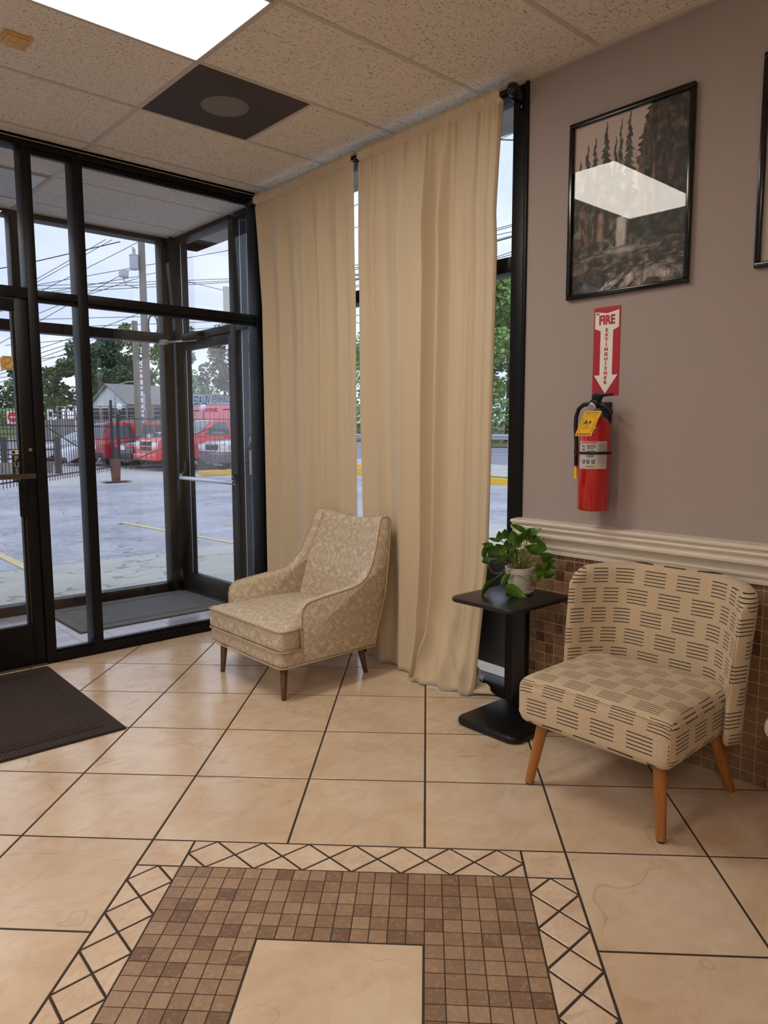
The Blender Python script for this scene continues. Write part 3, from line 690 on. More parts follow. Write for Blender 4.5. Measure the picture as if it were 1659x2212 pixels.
# rear and left room walls, outside the picture
struct('wall_rear', MB().box(XW-.15, .16, YS-.15, YS, 0, H+.1), 'wall'); struct('wall_left', MB().box(XW-.15, XW, YS, .11, 0, H+.1), 'wall')
struct('wall_vestibule', MB().box(VX-.15, VX, 0.11, VY+FD, 0, H+.1), 'wall')
# exterior soffit and fascia
struct('trim_2', MB().box(.11, .50, YS, 1.84, 2.95, 3.5).box(-6, .50, VY+FD, 1.84, 2.95, 3.5), 'soffit'); struct('trim_3', MB().box(.0, .11, WY, VY+FD, H-.0, 3.2).box(-6, 0, VY, VY+FD, H, 3.2), 'soffit')
struct('roof', MB().box(-6, .5, YS-.15, 1.84, 3.5, 3.6), 'soffit')
# ================================================================= FURNITURE
def rbox(x0, x1, y0, y1, z0, z1, r, crown=0., n=14, fn=None, bcrown=0.):
    """rounded box with denser edges; crown lifts the top"""
    def sp(n):
        out = []
        for i in range(n+1):
            t = i/n; out.append(.5-.5*math.cos(PI*t))
        return out
    S = sp(n); v = {}; V = []; Fs = []
    def key(a, b, c):
        k = (round(a, 5), round(b, 5), round(c, 5))
        if k not in v:
            p = Vector((x0+(x1-x0)*a, y0+(y1-y0)*b, z0+(z1-z0)*c))
            q = Vector((min(max(p.x, x0+r), x1-r), min(max(p.y, y0+r), y1-r), min(max(p.z, z0+min(r, (z1-z0)/2.01)), z1-min(r, (z1-z0)/2.01))))
            d = p-q
            if d.length > 1e-9:
                rz = min(r, (z1-z0)/2.01); d = Vector((d.x/r, d.y/r, d.z/rz)); d.normalize(); p = q+Vector((d.x*r, d.y*r, d.z*rz))
            e = (1-(2*a-1)**4)*(1-(2*b-1)**4)
            if c > .5: p.z += crown*e*(c-.5)*2
            if fn: p = fn(p, a, b, c)
            v[k] = len(V); V.append(tuple(p))
        return v[k]
    for i in range(n):
        for j in range(n):
            a, a2, b, b2 = S[i], S[i+1], S[j], S[j+1]
            for c in (0, 1):
                Fs.append((key(a, b, c), key(a2, b, c), key(a2, b2, c), key(a, b2, c)))
                Fs.append((key(a, c, b), key(a2, c, b), key(a2, c, b2), key(a, c, b2)))
                Fs.append((key(c, a, b), key(c, a2, b), key(c, a2, b2), key(c, a, b2)))
    m = MB(); m.v = V; m.f = Fs; return m
def uvf(o, kind, k=1.):
    if kind == 'x': uvbox(o, lambda c, n: ((c.x, c.z) if abs(n.y) > .72 else (c.y, c.z+c.x)))
    if kind == 'back': uvbox(o, lambda c, n: (c.y+max(0, -.165-(c.x-.10*(c.z-.43)))*1.1*(1 if c.y > BYC else -1), c.z))
    if kind == 'side': uvbox(o, lambda c, n: (c.x if abs(n.y) > .6 else c.y, c.z if abs(n.z) < .8 else c.x))
BYC = -3.04
# ---- armchair with damask fabric
ach = thing('armchair', 'tan patterned armchair with sloping arms in front of the curtains', 'chair', (-.56, -1.105, 0), group=None)
AY0, AY1 = -1.462, -.752; AYC = (AY0+AY1)/2
def tcush(p, a, b, c):
    if p.x > -.765:
        k = min(1, (p.x+.765)/.03); lim = .3525*(1-k)+.290*k; d = p.y-AYC
        p.y = AYC+max(-lim, min(lim, d))
    return p
o = rbox(-.885, -.27, AY0+.004, AY1-.004, .176, .262, .03, n=12).build('seat_base', 'damask', ach, smooth=True); uvf(o, 'x')
o = rbox(-.888, -.28, AY0, AY1, .258, .372, .028, crown=.028, n=26, fn=tcush).build('seat_cushion', 'damask', ach, smooth=True); uvf(o, 'x')
def loop_pts(x0, x1, y0, y1, z, r=.035, closed=False, back=True):
    pts = []
    for (cx, cy, a0) in ((x0+r, y0+r, PI), ):
        pass
    if back: pts.append((x1, y0, z))
    for k in range(7):
        a = -PI/2-k*PI/12; pts.append((x0+r+r*math.cos(a), y0+r+r*math.sin(a), z))
    for k in range(7):
        a = PI-k*PI/12; pts.append((x0+r+r*math.cos(a), y1-r+r*math.sin(a), z))
    if back: pts.append((x1, y1, z))
    return pts
MB().tube(loop_pts(-.890, -.752, AY0-.001, AY1+.001, .366), .0042, 8).build('piping', 'piping', ach, smooth=True)
MB().tube(loop_pts(-.890, -.752, AY0-.001, AY1+.001, .262), .0042, 8).build('piping', 'piping', ach, smooth=True)
MB().tube(loop_pts(-.885, -.272, AY0-.001, AY1+.001, .181), .0038, 8).build('piping', 'piping', ach, smooth=True)
outer_prof = [(-.745, .186), (-.752, .30), (-.756, .425), (-.748, .462), (-.728, .482), (-.70, .492), (-.62, .502), (-.52, .512), (-.43, .520), (-.37, .534), (-.325, .560), (-.285, .605), (-.252, .665), (-.222, .735), (-.196, .81), (-.180, .853)]
rear_prof = [(-.165, .868), (-.125, .868), (-.105, .850), (-.125, .75), (-.155, .62), (-.195, .46), (-.245, .30), (-.272, .186)]
def arm(sgn):
    mb = MB(); P = outer_prof+rear_prof; n = len(P)
    def yy(z, d):
        t = max(0, min(1, (z-.50)/.36)); return AYC+sgn*((.3545-d)-.055*t)
    # refine polygon into loops across thickness with rounded shoulders
    layers = [(0, .010), (.004, .003), (.012, 0), (.052, 0), (.062, .004), (.068, .013)]
    # d: depth inwards from outer face ; ins: inset of outline
    b = 0; cxm = sum(p[0] for p in P)/n
    import itertools
    for (d, ins) in layers:
        for i in range(n):
            a, c_ = Vector(P[i-1]), Vector(P[(i+1) % n]); t = (c_-a).normalized(); nn = Vector((-t.y, t.x))
            q = Vector(P[i])-nn*ins*1.0
            mb.v.append((q.x, yy(q.y, d), q.y))
    for k in range(len(layers)-1):
        for i in range(n): mb.f.append((k*n+i, k*n+(i+1) % n, (k+1)*n+(i+1) % n, (k+1)*n+i))
    # caps as strips between front outline and rear outline
    for k in (0, len(layers)-1):
        top = list(range(0, len(outer_prof))); 
        mb.f.append(tuple(k*n+i for i in range(n)) if k else tuple(k*n+i for i in range(n))[::-1])
    o = mb.build('arm', 'damask', ach, smooth=True); uvf(o, 'side')
    pts = [(p[0], yy(p[1], .004), p[1]) for p in ([(outer_prof[0][0]-.002, outer_prof[0][1])]+outer_prof[1:]+rear_prof)]
    MB().tube(pts, .0040, 8).build('piping', 'piping', ach, smooth=True)
arm(-1); arm(1)
def backfn():
    nu, nv = 22, 20; mb = MB(); loops = []
    for i in range(nu+1):
        s = i/nu; e = 2*s-1
        lp = []
        prof = []
        for k in range(nv+1):
            t = k/nv; z = .34+t*.515
            half = .300-.055*max(0, min(1, (z-.5)/.36))
            y = AYC+e*half
            x = -.325+.175*t**1.15+.055*(1-e*e)*(1-.55*t)-.010*math.sin(PI*t)
            ztop = (z-.030*t**3*(1-e*e)**1.0)
            prof.append((x, y, ztop))
        xb, yb, zb = prof[-1]
        prof += [(xb+.012, yb, zb+.014), (xb+.035, yb, zb+.017), (xb+.052, yb, zb+.004)]
        for k in range(nv, -1, -2):
            t = k/nv; z = .20+t*.63; half = .300-.055*max(0, min(1, (z-.5)/.36)); prof.append((-.262+.148*t, AYC+e*half, z-.03*t**3*(1-e*e)))
        loops.append(prof)
    n = len(loops[0])
    for lp in loops: mb.v += lp
    for i in range(nu):
        for k in range(n): mb.f.append((i*n+k, i*n+(k+1) % n, (i+1)*n+(k+1) % n, (i+1)*n+k))
    mb.f.append(tuple(range(n))); mb.f.append(tuple(nu*n+k for k in range(n))[::-1]); return mb
o = backfn().build('backrest', 'damask', ach, smooth=True); uvbox(o, lambda c, n: (c.y, c.z+c.x*.4))
for (x, y, tx, ty) in ((-.832, -1.402, -.822, -1.392), (-.832, -.80, -.822, -.81), (-.248, -1.352, -.30, -1.36), (-.248, -.86, -.30, -.85)):
    MB().tube([(x, y, 0), (x+(tx-x)*.12, y+(ty-y)*.12, .02), (tx, ty, .182)], [.0125, .0135, .0215], 14).build('leg', 'leg_walnut', ach, smooth=True)
    MB().lathe([(.011, 0), (.011, .004)], (x, y, 0), 12).build('glide', 'rubber', ach)
# ---- slipper chair with dashes
sl = thing('slipper_chair', 'cream armless chair with dark dash pattern beside the black side table', 'chair', (-.42, -3.04, 0))
SY0, SY1 = -3.345, -2.735
def seatfn(p, a, b, c):
    # sides draw in slightly towards the rear, front bows a little
    k = (p.x+.705)/.50; p.y = BYC+(p.y-BYC)*(1-.03*k); p.x -= .012*(1-((p.y-BYC)/.31)**2) if p.x < -.5 else 0
    if c < .2: p.y = BYC+(p.y-BYC)*.985
    return p
o = rbox(-.700, -.19, SY0, SY1, .262, .432, .040, crown=.026, n=26, fn=seatfn).build('seat', 'dash', sl, smooth=True); uvf(o, 'x')
def backslip():
    nu = 40; mb = MB(); n = 0; nv = 14
    for i in range(nu+1):
        u = i/nu; e = 2*u-1
        ang = e*1.02
        # barrel plan: flat middle, wings turning forward
        y = BYC+.333*math.copysign(abs(e)**.92, e)
        wx = -.155-.185*max(0, (abs(e)-.42)/.58)**1.9
        tx = -2*.185*1.9*max(0, (abs(e)-.42)/.58)**.9/.58*math.copysign(1, e)*.5; ty = .333
        nrm = Vector((ty, -tx)).normalized()       # outward, towards the wall
        if nrm.x < 0: nrm = -nrm
        th = .078*max(.02, (1-abs(e)**12))**.5; zt = .812-.030*abs(e)**2.2-.055*max(0, (abs(e)-.84)/.16)**2.2; zb = .275
        lp = []
        m = 10
        for k in range(m+1):
            t = k/m; z = zb+(zt-.03-zb)*t
            flare = 1+.045*t*abs(e)**3
            lean = .10*(z-.43); lp.append((wx+lean-.012*math.sin(PI*t), BYC+(y-BYC)*(.955+.045*t), z))
        xt, yt, z1 = lp[-1]
        for k in range(1, 8):
            a = PI*k/8; r = th/2; cx_ = xt+nrm.x*r; cy_ = yt+nrm.y*r
            lp.append((cx_-nrm.x*r*math.cos(a), cy_-nrm.y*r*math.cos(a), z1+.030*math.sin(a)))
        for k in range(m, -1, -1):
            t = k/m; z = zb-.01+(zt-.03-zb)*t; b_ = lp[k] if k <= m else None
            lp.append((lp[k][0]+nrm.x*th, lp[k][1]+nrm.y*th, z))
        if i == 0: n = len(lp)
        mb.v += lp
    for i in range(nu):
        for k in range(n): mb.f.append((i*n+k, i*n+(k+1) % n, (i+1)*n+(k+1) % n, (i+1)*n+k))
    mb.f.append(tuple(range(n))); mb.f.append(tuple(nu*n+k for k in range(n))[::-1]); return mb
o = backslip().build('backrest', 'dash', sl, smooth=True); uvf(o, 'back')
# seams
MB().tube([(-.700+.004, SY0+.03, .418), (-.714, BYC-.14, .436), (-.718, BYC, .440), (-.714, BYC+.14, .436), (-.696, SY1-.03, .418)], .0018, 6).build('seam', 'seam', sl, smooth=True)
MB().tube([(-.69, SY0+.006, .412), (-.55, SY0+.003, .418), (-.40, SY0+.006, .418), (-.25, SY0+.01, .414)], .0018, 6).build('seam', 'seam', sl, smooth=True)
MB().tube([(-.692, SY0+.010, .405), (-.694, SY0+.008, .34), (-.692, SY0+.014, .28)], .0016, 6).build('seam', 'seam', sl, smooth=True)
for (x, y, tx, ty) in ((-.633, -2.758, -.600, -2.800), (-.640, -3.292, -.612, -3.262), (-.125, -3.300, -.225, -3.262), (-.125, -2.77, -.225, -2.80)):
    MB().tube([(x, y, .006), (tx, ty, .272)], [.0165, .0235], 18).build('leg', 'leg_oak', sl, smooth=True, angle=50)
    MB().lathe([(.013, 0), (.013, .007)], (x, y, 0), 14).build('glide', 'rubber', sl)
# ---- seat at the right edge of the picture
bn = thing('side_chair', 'pale cushioned seat on light wood just entering at the right edge', 'chair', (-.40, -3.88, 0))
o = rbox(-.60, -.10, -4.22, -3.560, .415, .500, .045, crown=.02, n=16).build('seat', 'bench_fabric', bn, smooth=True)
for (x, y) in ((-.56, -3.62), (-.56, -4.16), (-.14, -3.62), (-.14, -4.16)):
    MB().tube([(x, y, 0), (x, y, .39)], [.014, .02], 12).build('leg', 'light_wood', bn, smooth=True)
MB().box(-.575, -.13, -4.19, -3.583, .382, .417).build('frame', 'light_wood', bn, bevel=.004)
o = rbox(-.16, -.09, -4.20, -3.58, .53, .90, .033, n=10).build('backrest', 'bench_fabric', bn, smooth=True)
# ---- black side table
def rrect(x0, x1, y0, y1, r, n=8):
    out = []
    for (cx, cy, a0) in ((x1-r, y1-r, 0), (x0+r, y1-r, PI/2), (x0+r, y0+r, PI), (x1-r, y0+r, 3*PI/2)):
        for k in range(n+1): a = a0+k*PI/2/n; out.append((cx+r*math.cos(a), cy+r*math.sin(a)))
    return out
tb = thing('side_table', 'black wooden side table with rounded top under the potted plant', 'table', (-.25, -2.35, 0))
TZ = .611
MB().prism(rrect(-.495, -.075, -2.565, -2.195, .055), 2, TZ-.018, TZ).build('top', 'black_wood', tb, bevel=.006, seg=3)
MB().prism(rrect(-.420, -.045, -2.525, -2.170, .055), 2, 0, .034).build('base', 'black', tb, bevel=.014, seg=4)
MB().prism(rrect(-.122, -.082, -2.345, -2.268, .010, 4), 2, .03, TZ-.016).build('post', 'black', tb, bevel=.001)
# ---- potted pothos
PX, PY = -.208, -2.372
pt = thing('potted_plant', 'leafy trailing pothos in a whitewashed clay pot on the side table', 'plant', (PX, PY, TZ))
MB().lathe([(.0, .001), (.052, .001), (.058, .004), (.066, .018), (.063, .020), (.055, .010), (0, .008)], (PX, PY, TZ), 36).build('saucer', 'terracotta_white', pt, smooth=True, angle=40)
MB().lathe([(.0, .009), (.047, .009), (.058, .094), (.064, .094), (.066, .122), (.058, .122), (.054, .108), (0, .108)], (PX, PY, TZ), 40).build('pot', 'terracotta_white', pt, smooth=True, angle=40)
MB().lathe([(0, .109), (.055, .109), (.04, .113), (0, .115)], (PX, PY, TZ), 24).build('soil', 'soil', pt, smooth=True)
rh = Vector((math.cos(YAW), -math.sin(YAW), 0)); fh = Vector((math.sin(YAW), math.cos(YAW), 0)); KZ = .2865e-3
def pp(X, Y, d=0): return Vector((PX, PY, TZ))+rh*(X-746)*KZ+Vector((0, 0, (1645-Y)*KZ))-fh*d
LEAVES = [(410, 650, 450, 800, 100, -.01), (495, 612, 530, 770, 120, .0), (600, 620, 640, 840, 150, .02), (590, 553, 830, 690, 80, -.02), (250, 770, 450, 820, 55, -.03),
 (140, 862, 330, 880, 60, -.02), (187, 830, 185, 1065, 75, .03), (190, 905, 345, 1000, 140, .01), (122, 1110, 255, 1075, 105, .04), (290, 1148, 552, 1040, 105, .06), (122, 1685, 312, 1400, 95, .05),
 (388, 1480, 540, 1285, 85, .07), (805, 1640, 492, 1482, 150, .085), (340, 830, 452, 1000, 140, .03), (765, 862, 1000, 960, 150, .06), (842, 640, 735, 840, 120, .02), (1095, 618, 900, 690, 100, -.03),
 (1132, 762, 1005, 795, 70, -.02), (985, 750, 1110, 955, 125, .03), (1255, 1008, 1085, 1110, 150, .02), (1325, 1250, 1215, 1170, 100, -.02), (1292, 1310, 1120, 1370, 130, .02),
 (965, 1110, 1045, 1330, 120, .06), (905, 610, 860, 810, 140, -.02), (990, 690, 960, 870, 130, -.04), (520, 800, 600, 950, 120, -.02), (700, 760, 690, 930, 120, -.03), (1010, 1260, 940, 1400, 80, .08), (1180, 1160, 1130, 1290, 90, -.01),
 (640, 900, 560, 1040, 90, .05), (820, 930, 760, 1060, 90, -.02), (480, 1010, 560, 1090, 70, .04), (1080, 880, 1020, 1030, 100, -.03), (1240, 1240, 1180, 1330, 70, -.03)]
rl = random.Random(4)
for (tx, ty, bx, by, w, d) in LEAVES:
    w = w*1.18
    T, B_ = pp(tx, ty, d+.012), pp(bx, by, d); ax = T-B_; ln = ax.length; ax.normalize()
    side = ax.cross(-fh).normalized(); tilt = rl.uniform(-.7, .7); nrm = side.cross(ax); side = side*math.cos(tilt)+nrm*math.sin(tilt); nrm = ax.cross(side)
    hw = w*KZ/2/max(.65, math.cos(tilt)); prof_ = [(0, .25), (.06, .62), (.18, .95), (.34, 1.0), (.55, .82), (.75, .5), (.9, .2), (1, 0)]
    mb = MB(); cup = rl.uniform(.15, .4)
    for (s, k) in prof_:
        c = B_+ax*ln*s-nrm*(.10*ln*(s-.5)**2*4-.1*ln)*rl.choice([1])
        back = -ax*ln*.06*(1-s)**4
        mb.v += [tuple(c+side*hw*k+nrm*hw*k*cup+back), tuple(c+side*hw*k*.5+nrm*hw*k*cup*.6), tuple(c), tuple(c-side*hw*k*.5+nrm*hw*k*cup*.6), tuple(c-side*hw*k+nrm*hw*k*cup+back)]
    for i in range(len(prof_)-1):
        for k in range(4): a = i*5+k; mb.f.append((a, a+1, a+6, a+5))
    mb.build('leaf', 'leaf', pt, smooth=True)
    root = Vector((PX+rl.uniform(-.03, .03), PY+rl.uniform(-.03, .03), TZ+.11)); mid = root.lerp(B_, .5)+Vector((0, 0, .03 if B_.z > TZ+.12 else .07))
    if B_.z < TZ+.14: mid = root.lerp(B_, .55)+(B_-root).normalized()*.01+Vector((0, 0, .045))-fh*.015
    pts = [root*(1-t)**2+mid*2*t*(1-t)+B_*t*t for t in [k/8 for k in range(9)]]
    MB().tube(pts, .0017, 6).build('stem', 'stem', pt, smooth=True)
for (a, b, c, d) in (((940, 1390, .07), (1010, 1560, .08), (1060, 1520, .07), (1075, 1300, .04)), ((1120, 1400, .02), (1120, 1690, .03), (1180, 1680, .03), (1290, 1330, .02)), ((640, 1290, .075), (760, 1330, .09), (820, 1400, .09), (900, 1380, .075)), ((1090, 1560, .04), (1150, 1520, .04), (1210, 1420, .03), (1290, 1320, .02)), ((230, 1150, .05), (270, 1330, .05), (380, 1320, .06), (520, 1200, .05))):
    q = [pp(*k) for k in (a, b, c, d)]
    pts = [q[0]*(1-t)**3+q[1]*3*t*(1-t)**2+q[2]*3*t*t*(1-t)+q[3]*t**3 for t in [k/12 for k in range(13)]]
    MB().tube(pts, .0016, 6).build('vine', 'stem', pt, smooth=True)
mb = MB()
for k in range(26):
    a = rl.uniform(0, 2*PI); r = rl.uniform(.0, .04); p = Vector((PX+r*math.cos(a), PY+r*math.sin(a), TZ+.11)); q = p+Vector((math.cos(a)*.03, math.sin(a)*.03, rl.uniform(.05, .1)))
    MB().tube([p, p.lerp(q, .5)+Vector((0, 0, .01)), q], .0015, 5).build('stem', 'stem', pt, smooth=True)
# ================================================================= CURTAINS
RODX, RODZ = -.100, 2.845
def curtain(yl, yr, pleats, label, seed, hem_fn=None):
    rg = random.Random(seed); hi = [(rg.uniform(17, 42), rg.uniform(0, 6.28), rg.uniform(.4, 1)) for _ in range(5)]
    zt = RODZ+.034; zb = .012
    def fn(u, v):
        z = zt-.17*(v/.28) if v < .28 else zt-.17+(zb-zt+.17)*((v-.28)/.72)
        t = (zt-z)/(zt-zb)
        y = yl(z)+(yr(z)-yl(z))*u
        top = math.exp(-t/.035); 
        x = RODX+(.045)*min(1, t/.25)
        for (c, w, a, dr, z0) in pleats:
            cc = c+dr*t; w *= 1.25; g = math.exp(-((u-cc)/w)**2); x -= 1.35*a*g*min(1, .35+t*4)*(1 if t > z0 else max(.2, t/z0 if z0 else 1))
            y += a*.5*g*((u-cc)/w)*.6
        rip = sum(k*math.sin(2*PI*f*u+p) for f, p, k in hi)/3
        x += rip*(.024*math.exp(-t/.04)+.0016)*min(1, max(0, (RODZ-.02-z)/.03))
        # pocket around the rod and ruffle above
        x -= .012*math.exp(-((z-RODZ)/.018)**2)
        x += .006*math.exp(-((z-(RODZ-.028))/.008)**2)
        if z > RODZ+.015: z += .006*rip
        if z > RODZ+.018: x = RODX-.004-.008*abs(rip)
        elif z > RODZ-.022: x = RODX-.0185-.006*rip
        x = min(x, -.012)
        if v < .002: z += .006*rip
        if hem_fn: x, y, z = hem_fn(x, y, z, u, t)
        return (x, y, z)
    o = MB().grid(fn, 280, 130).build('cloth', 'curtain', smooth=True, solid=.0016)
    return o
def lin(a, b): return lambda z: b+(a-b)*(z-.0)/2.85
P1 = [(.06, .030, .030, 0, 0), (.135, .022, -.018, 0, .02), (.27, .030, .034, -.01, 0), (.33, .02, -.012, 0, 0), (.43, .024, .022, .03, .03), (.535, .035, .036, 0, 0), (.60, .02, -.016, .0, .0), (.70, .028, .034, .0, .04), (.79, .03, -.010, 0, 0), (.87, .04, .028, 0, 0), (.97, .02, .016, 0, 0)]
P2 = [(.02, .018, .016, 0, 0), (.13, .026, .030, .05, 0), (.21, .03, -.012, .04, 0), (.335, .026, .026, .03, .02), (.42, .04, .012, 0, 0), (.545, .020, .040, -.01, 0), (.590, .016, -.026, -.01, 0), (.665, .028, .044, -.03, 0), (.75, .05, -.010, 0, 0), (.84, .03, .024, -.03, .05), (.93, .025, .018, 0, 0), (.985, .014, .014, 0, 0)]
c1 = curtain(lambda z: -.085+.0*z, lambda z: -1.100+.036*min(1,(2.85-z)/.6), P1, '', 3)
tag(c1, 'left cream curtain panel beside the glass vestibule', 'curtain', None); c1.name = 'curtain'
def hem2(x, y, z, u, t):
    if t > .84:
        k = (t-.84)/.16; s = k*k
        x -= .085*s*math.exp(-((u-.72)/.22)**2)+.02*s*math.sin(u*26+2)*math.exp(-((u-.72)/.25)**2)
        x = min(x, -.010)
        y += .05*s*math.sin(u*9+k*2)*math.exp(-((u-.75)/.2)**2)
        # diagonal drape folds that gather at the pooled corner
        for c0, a in ((.50, .030), (.62, .045), (.74, .040)):
            c_ = c0+.22*k; x -= a*math.exp(-((u-c_)/.030)**2)*min(1, k*1.4)
        z = max(.008, z-.01*s)
    return x, y, z
c2 = curtain(lambda z: -1.145+.045*min(1,(2.85-z)/.6)-.045*max(0,1-z/1.5), lambda z: -2.150+.05*min(1,(2.85-z)/.5)+.045*max(0,1-z/2.2)+.06*max(0, 1-z/.7), P2, '', 5, hem2)
tag(c2, 'right cream curtain panel pooling on the floor by the table', 'curtain', None); c2.name = 'curtain'
# small turned-back flap of cloth at the foot of the right curtain
def flap(u, v):
    x = -.10+.085*u-.012*math.sin(3*PI*v); y = -1.93-.105*u*(.5+.5*v)-.055*v; z = .012+.115*(1-v)*(1-.45*u)+.018*math.sin(5*u+4*v)*(1-v)
    return (min(x, -.012), y, max(.01, z))
o = MB().grid(flap, 20, 14).build('corner_flap', 'curtain', c2, smooth=True, solid=.0016, world=True)
# edge hems on the right curtain
rd = thing('curtain_rod', 'black curtain rod with ball finials across the window', 'curtain rod', (RODX, -1.1, RODZ))
MB().tube([(RODX, -.055, RODZ), (RODX, -2.185, RODZ)], .0125, 16).build('pole', 'gloss_black', rd, smooth=True)
for yc in (-.045, -2.205):
    MB().lathe([(0, -.030), (.012, -.028), (.022, -.020), (.029, -.006), (.030, .004), (.026, .016), (.016, .026), (0, .030)], (RODX, yc, RODZ), 20, 1).build('finial', 'gloss_black', rd, smooth=True)
for yc in (-2.178, -1.118, -.068):
    MB().box(-.012, -.001, yc-.012, yc+.012, RODZ-.05, RODZ+.03).build('bracket_plate', 'gloss_black', rd, bevel=.003)
    MB().tube([(-.006, yc, RODZ-.02), (-.06, yc, RODZ-.024), (RODX, yc, RODZ-.014)], .006, 8).build('bracket_arm', 'gloss_black', rd, smooth=True)
# film board behind the low right glass, crumpled white sheet standing in for the curtain's reflection
M['board'] = simple('grey window board', (66, 70, 76), .6, var=.05, vs_=4); M['torn'] = simple('torn film edge', (150, 154, 160), .7, var=.15, vs_=60)
rg = random.Random(2); e = [(-2.095+.010*math.sin(k*1.7)+rg.uniform(-.006, .006), .13+k*.03) for k in range(21)]
t = MB().prism([(-1.25, .145)]+[(a, b) for a, b in e]+[(-1.25, .705)], 0, .068, .074).build('window_board', 'board'); tag(t, 'dark grey board behind the low glass under the plant', 'board')
t = MB().prism([(a, b) for a, b in e]+[(-2.13, .73), (-2.13, .13)], 0, .064, .068).build('torn_film', 'torn'); tag(t, 'torn pale film strip on the low glass behind the table post', 'film')
M['sill_stone'] = simple('beige sill slab', (206, 188, 164), .6)
struct('trim_4', MB().box(.11, .60, WY, -.06, -.02, .062), 'sill_stone')
def crum(u, v): return (.0-.028-.03*math.sin(7*u+3*v)*.5, -1.965-.045*u-.01*math.sin(9*v), .075+.055*v*(1-.5*u)+.012*math.sin(11*u+8*v))
t = MB().grid(crum, 14, 12).build('reflection_sheet', 'sign_white', smooth=True, solid=.001); tag(t, 'small crumpled white sheet imitating the reflection of the curtain foot', 'sheet')
# ================================================================= WALL THINGS
# framed waterfall print
def fbm(x, y, seed, oct=5, f0=4.):
    rs = np.random.RandomState(seed); out = np.zeros_like(x); amp = 1.; tot = 0
    for o_ in range(oct):
        f = f0*2**o_; g = rs.rand(256, 256); xi = np.floor(x*f).astype(int); yi = np.floor(y*f).astype(int); fx = x*f-xi; fy = y*f-yi
        fx = fx*fx*(3-2*fx); fy = fy*fy*(3-2*fy); h = lambda a, b: g[a % 256, b % 256]
        out += amp*((h(xi, yi)*(1-fx)+h(xi+1, yi)*fx)*(1-fy)+(h(xi, yi+1)*(1-fx)+h(xi+1, yi+1)*fx)*fy); tot += amp; amp *= .55
    return out/tot
def paint(nx, ny):
    X, Y = np.meshgrid(np.linspace(0, 1, nx), np.linspace(0, 1, ny)); Yt = 1-Y   # Yt: 0 top
    st_ = lambda a: np.clip((a-.28)/.44, 0, 1)
    n1 = fbm(X, Y*1.37, 1, 6, 5); n2 = st_(fbm(X, Y*1.37, 2, 5, 22)); n3 = st_(fbm(X, Y*.35, 3, 4, 46)); n5 = st_(fbm(X*.55, Y*1.9, 7, 4, 40)); big = st_(fbm(X, Y*1.37, 12, 4, 6))
    img = np.zeros((ny, nx, 3)); img[:] = np.array([202, 184, 174.])-24*Yt[..., None]
    def blend(mask, col):
        m = np.clip(mask, 0, 1)[..., None]; img[:] = img*(1-m)+col*m
    dark = np.array([26, 24, 22.])
    def leafy(k, tint): return dark+((n2**1.6)*k)[..., None]*np.array(tint)
    rock = dark+((n3*.55+n2*.45)**1.5*150)[..., None]*np.array([1., .80, .64])
    # far conifers: jagged outlines made of drooping boughs
    for (cx, top, w, s_) in ((.06, .20, .09, 0), (.13, .12, .07, 8), (.20, .09, .06, 1), (.30, .02, .07, 2), (.385, .12, .05, 3), (.43, .03, .035, 4), (.505, -.01, .06, 5), (.64, .06, .06, 6), (.72, .02, .05, 7)):
        h = Yt-top; bough = .35+.65*np.abs(((h*26+s_*.37) % 1)-.0)+.25*(n5-.5); wd = w*np.clip(h/.34, 0, 1)*bough
        blend(((np.abs(X-cx-.006*np.sin(h*60)) < wd+.003) & (h > 0) & (Yt < .64))*.95, leafy(78, [.82, .92, .80])+np.array([14, 15, 14.])*(1 if .3 < cx < .6 else 0))
    left = .47-.16*np.clip(Yt-.45, 0, 1)+.12*(n1-.5)-.9*np.clip(.42-Yt, 0, 1)+.05*(n5-.5); right = .60+.02*np.sin(Yt*17)+.10*(n1-.5)+.05*(n5-.5)+.5*np.clip(.14-Yt, 0, 1)
    g_ = (big > .52)*1.; wl = rock*(1-.8*g_[..., None])+leafy(120, [.66, .86, .62])*.8*g_[..., None]
    blend((X < left)*(Yt > .26)*1., wl*(.85+.3*big[..., None])); blend((X > right)*1., wl*.72)
    blend(((X >= left-.01) & (X <= right+.01) & (Yt > .44+.05*n2))*1., leafy(110, [.9, .95, .85])*.9+12)
    blend(((X > .58) & (X < .73) & (Yt > .34) & (Yt < .60))*.75*(n3 > .45), np.array([140, 112, 90.])*(.5+.6*n3[..., None]))
    for (a, b, y0_, y1_) in ((.05, .14, .50, .66), (.20, .30, .55, .74)): blend(((X > a) & (X < b) & (Yt > y0_) & (Yt < y1_))*.6*(n3 > .5), np.array([170, 122, 88.])*(.5+.5*n3[..., None]))
    # falls
    blend(np.exp(-((X-.455)/.045)**6)*((Yt > .585) & (Yt < .775))*(.7+.4*n3), np.array([214, 204, 198.]))
    blend(np.exp(-((X-.26)/.022)**4)*((Yt > .54) & (Yt < .70))*.55, np.array([200, 170, 140.]))
    # slope below the falls
    blend(((X < .40) & (Yt > .70+.10*X))*.9, leafy(120, [1., .98, .72])); blend(((X > .55) & (Yt > .62) & (Yt < .80))*.85, leafy(84, [.62, .86, .66]))
    edge = .79-.05*np.sin((X-.1)*2.6); blend((Yt > edge)*1., dark+((n5*.7+n2*.3)**1.7*135)[..., None]*np.array([1., .90, .80]))
    blend(np.exp(-((X-.47)/.15)**2-((Yt-.775)/.022)**2)*.85, np.array([206, 196, 190.]))
    # rapids
    flow = st_(fbm(X*.8+.12*Yt, Y*3.4+.30*np.sin(X*6), 31, 4, 9)); riv = np.clip((Yt-.855)*14, 0, 1)*np.clip((flow-.38)*3.2, 0, 1); blend(riv, np.array([206, 188, 178.])*(.62+.45*n3[..., None]))
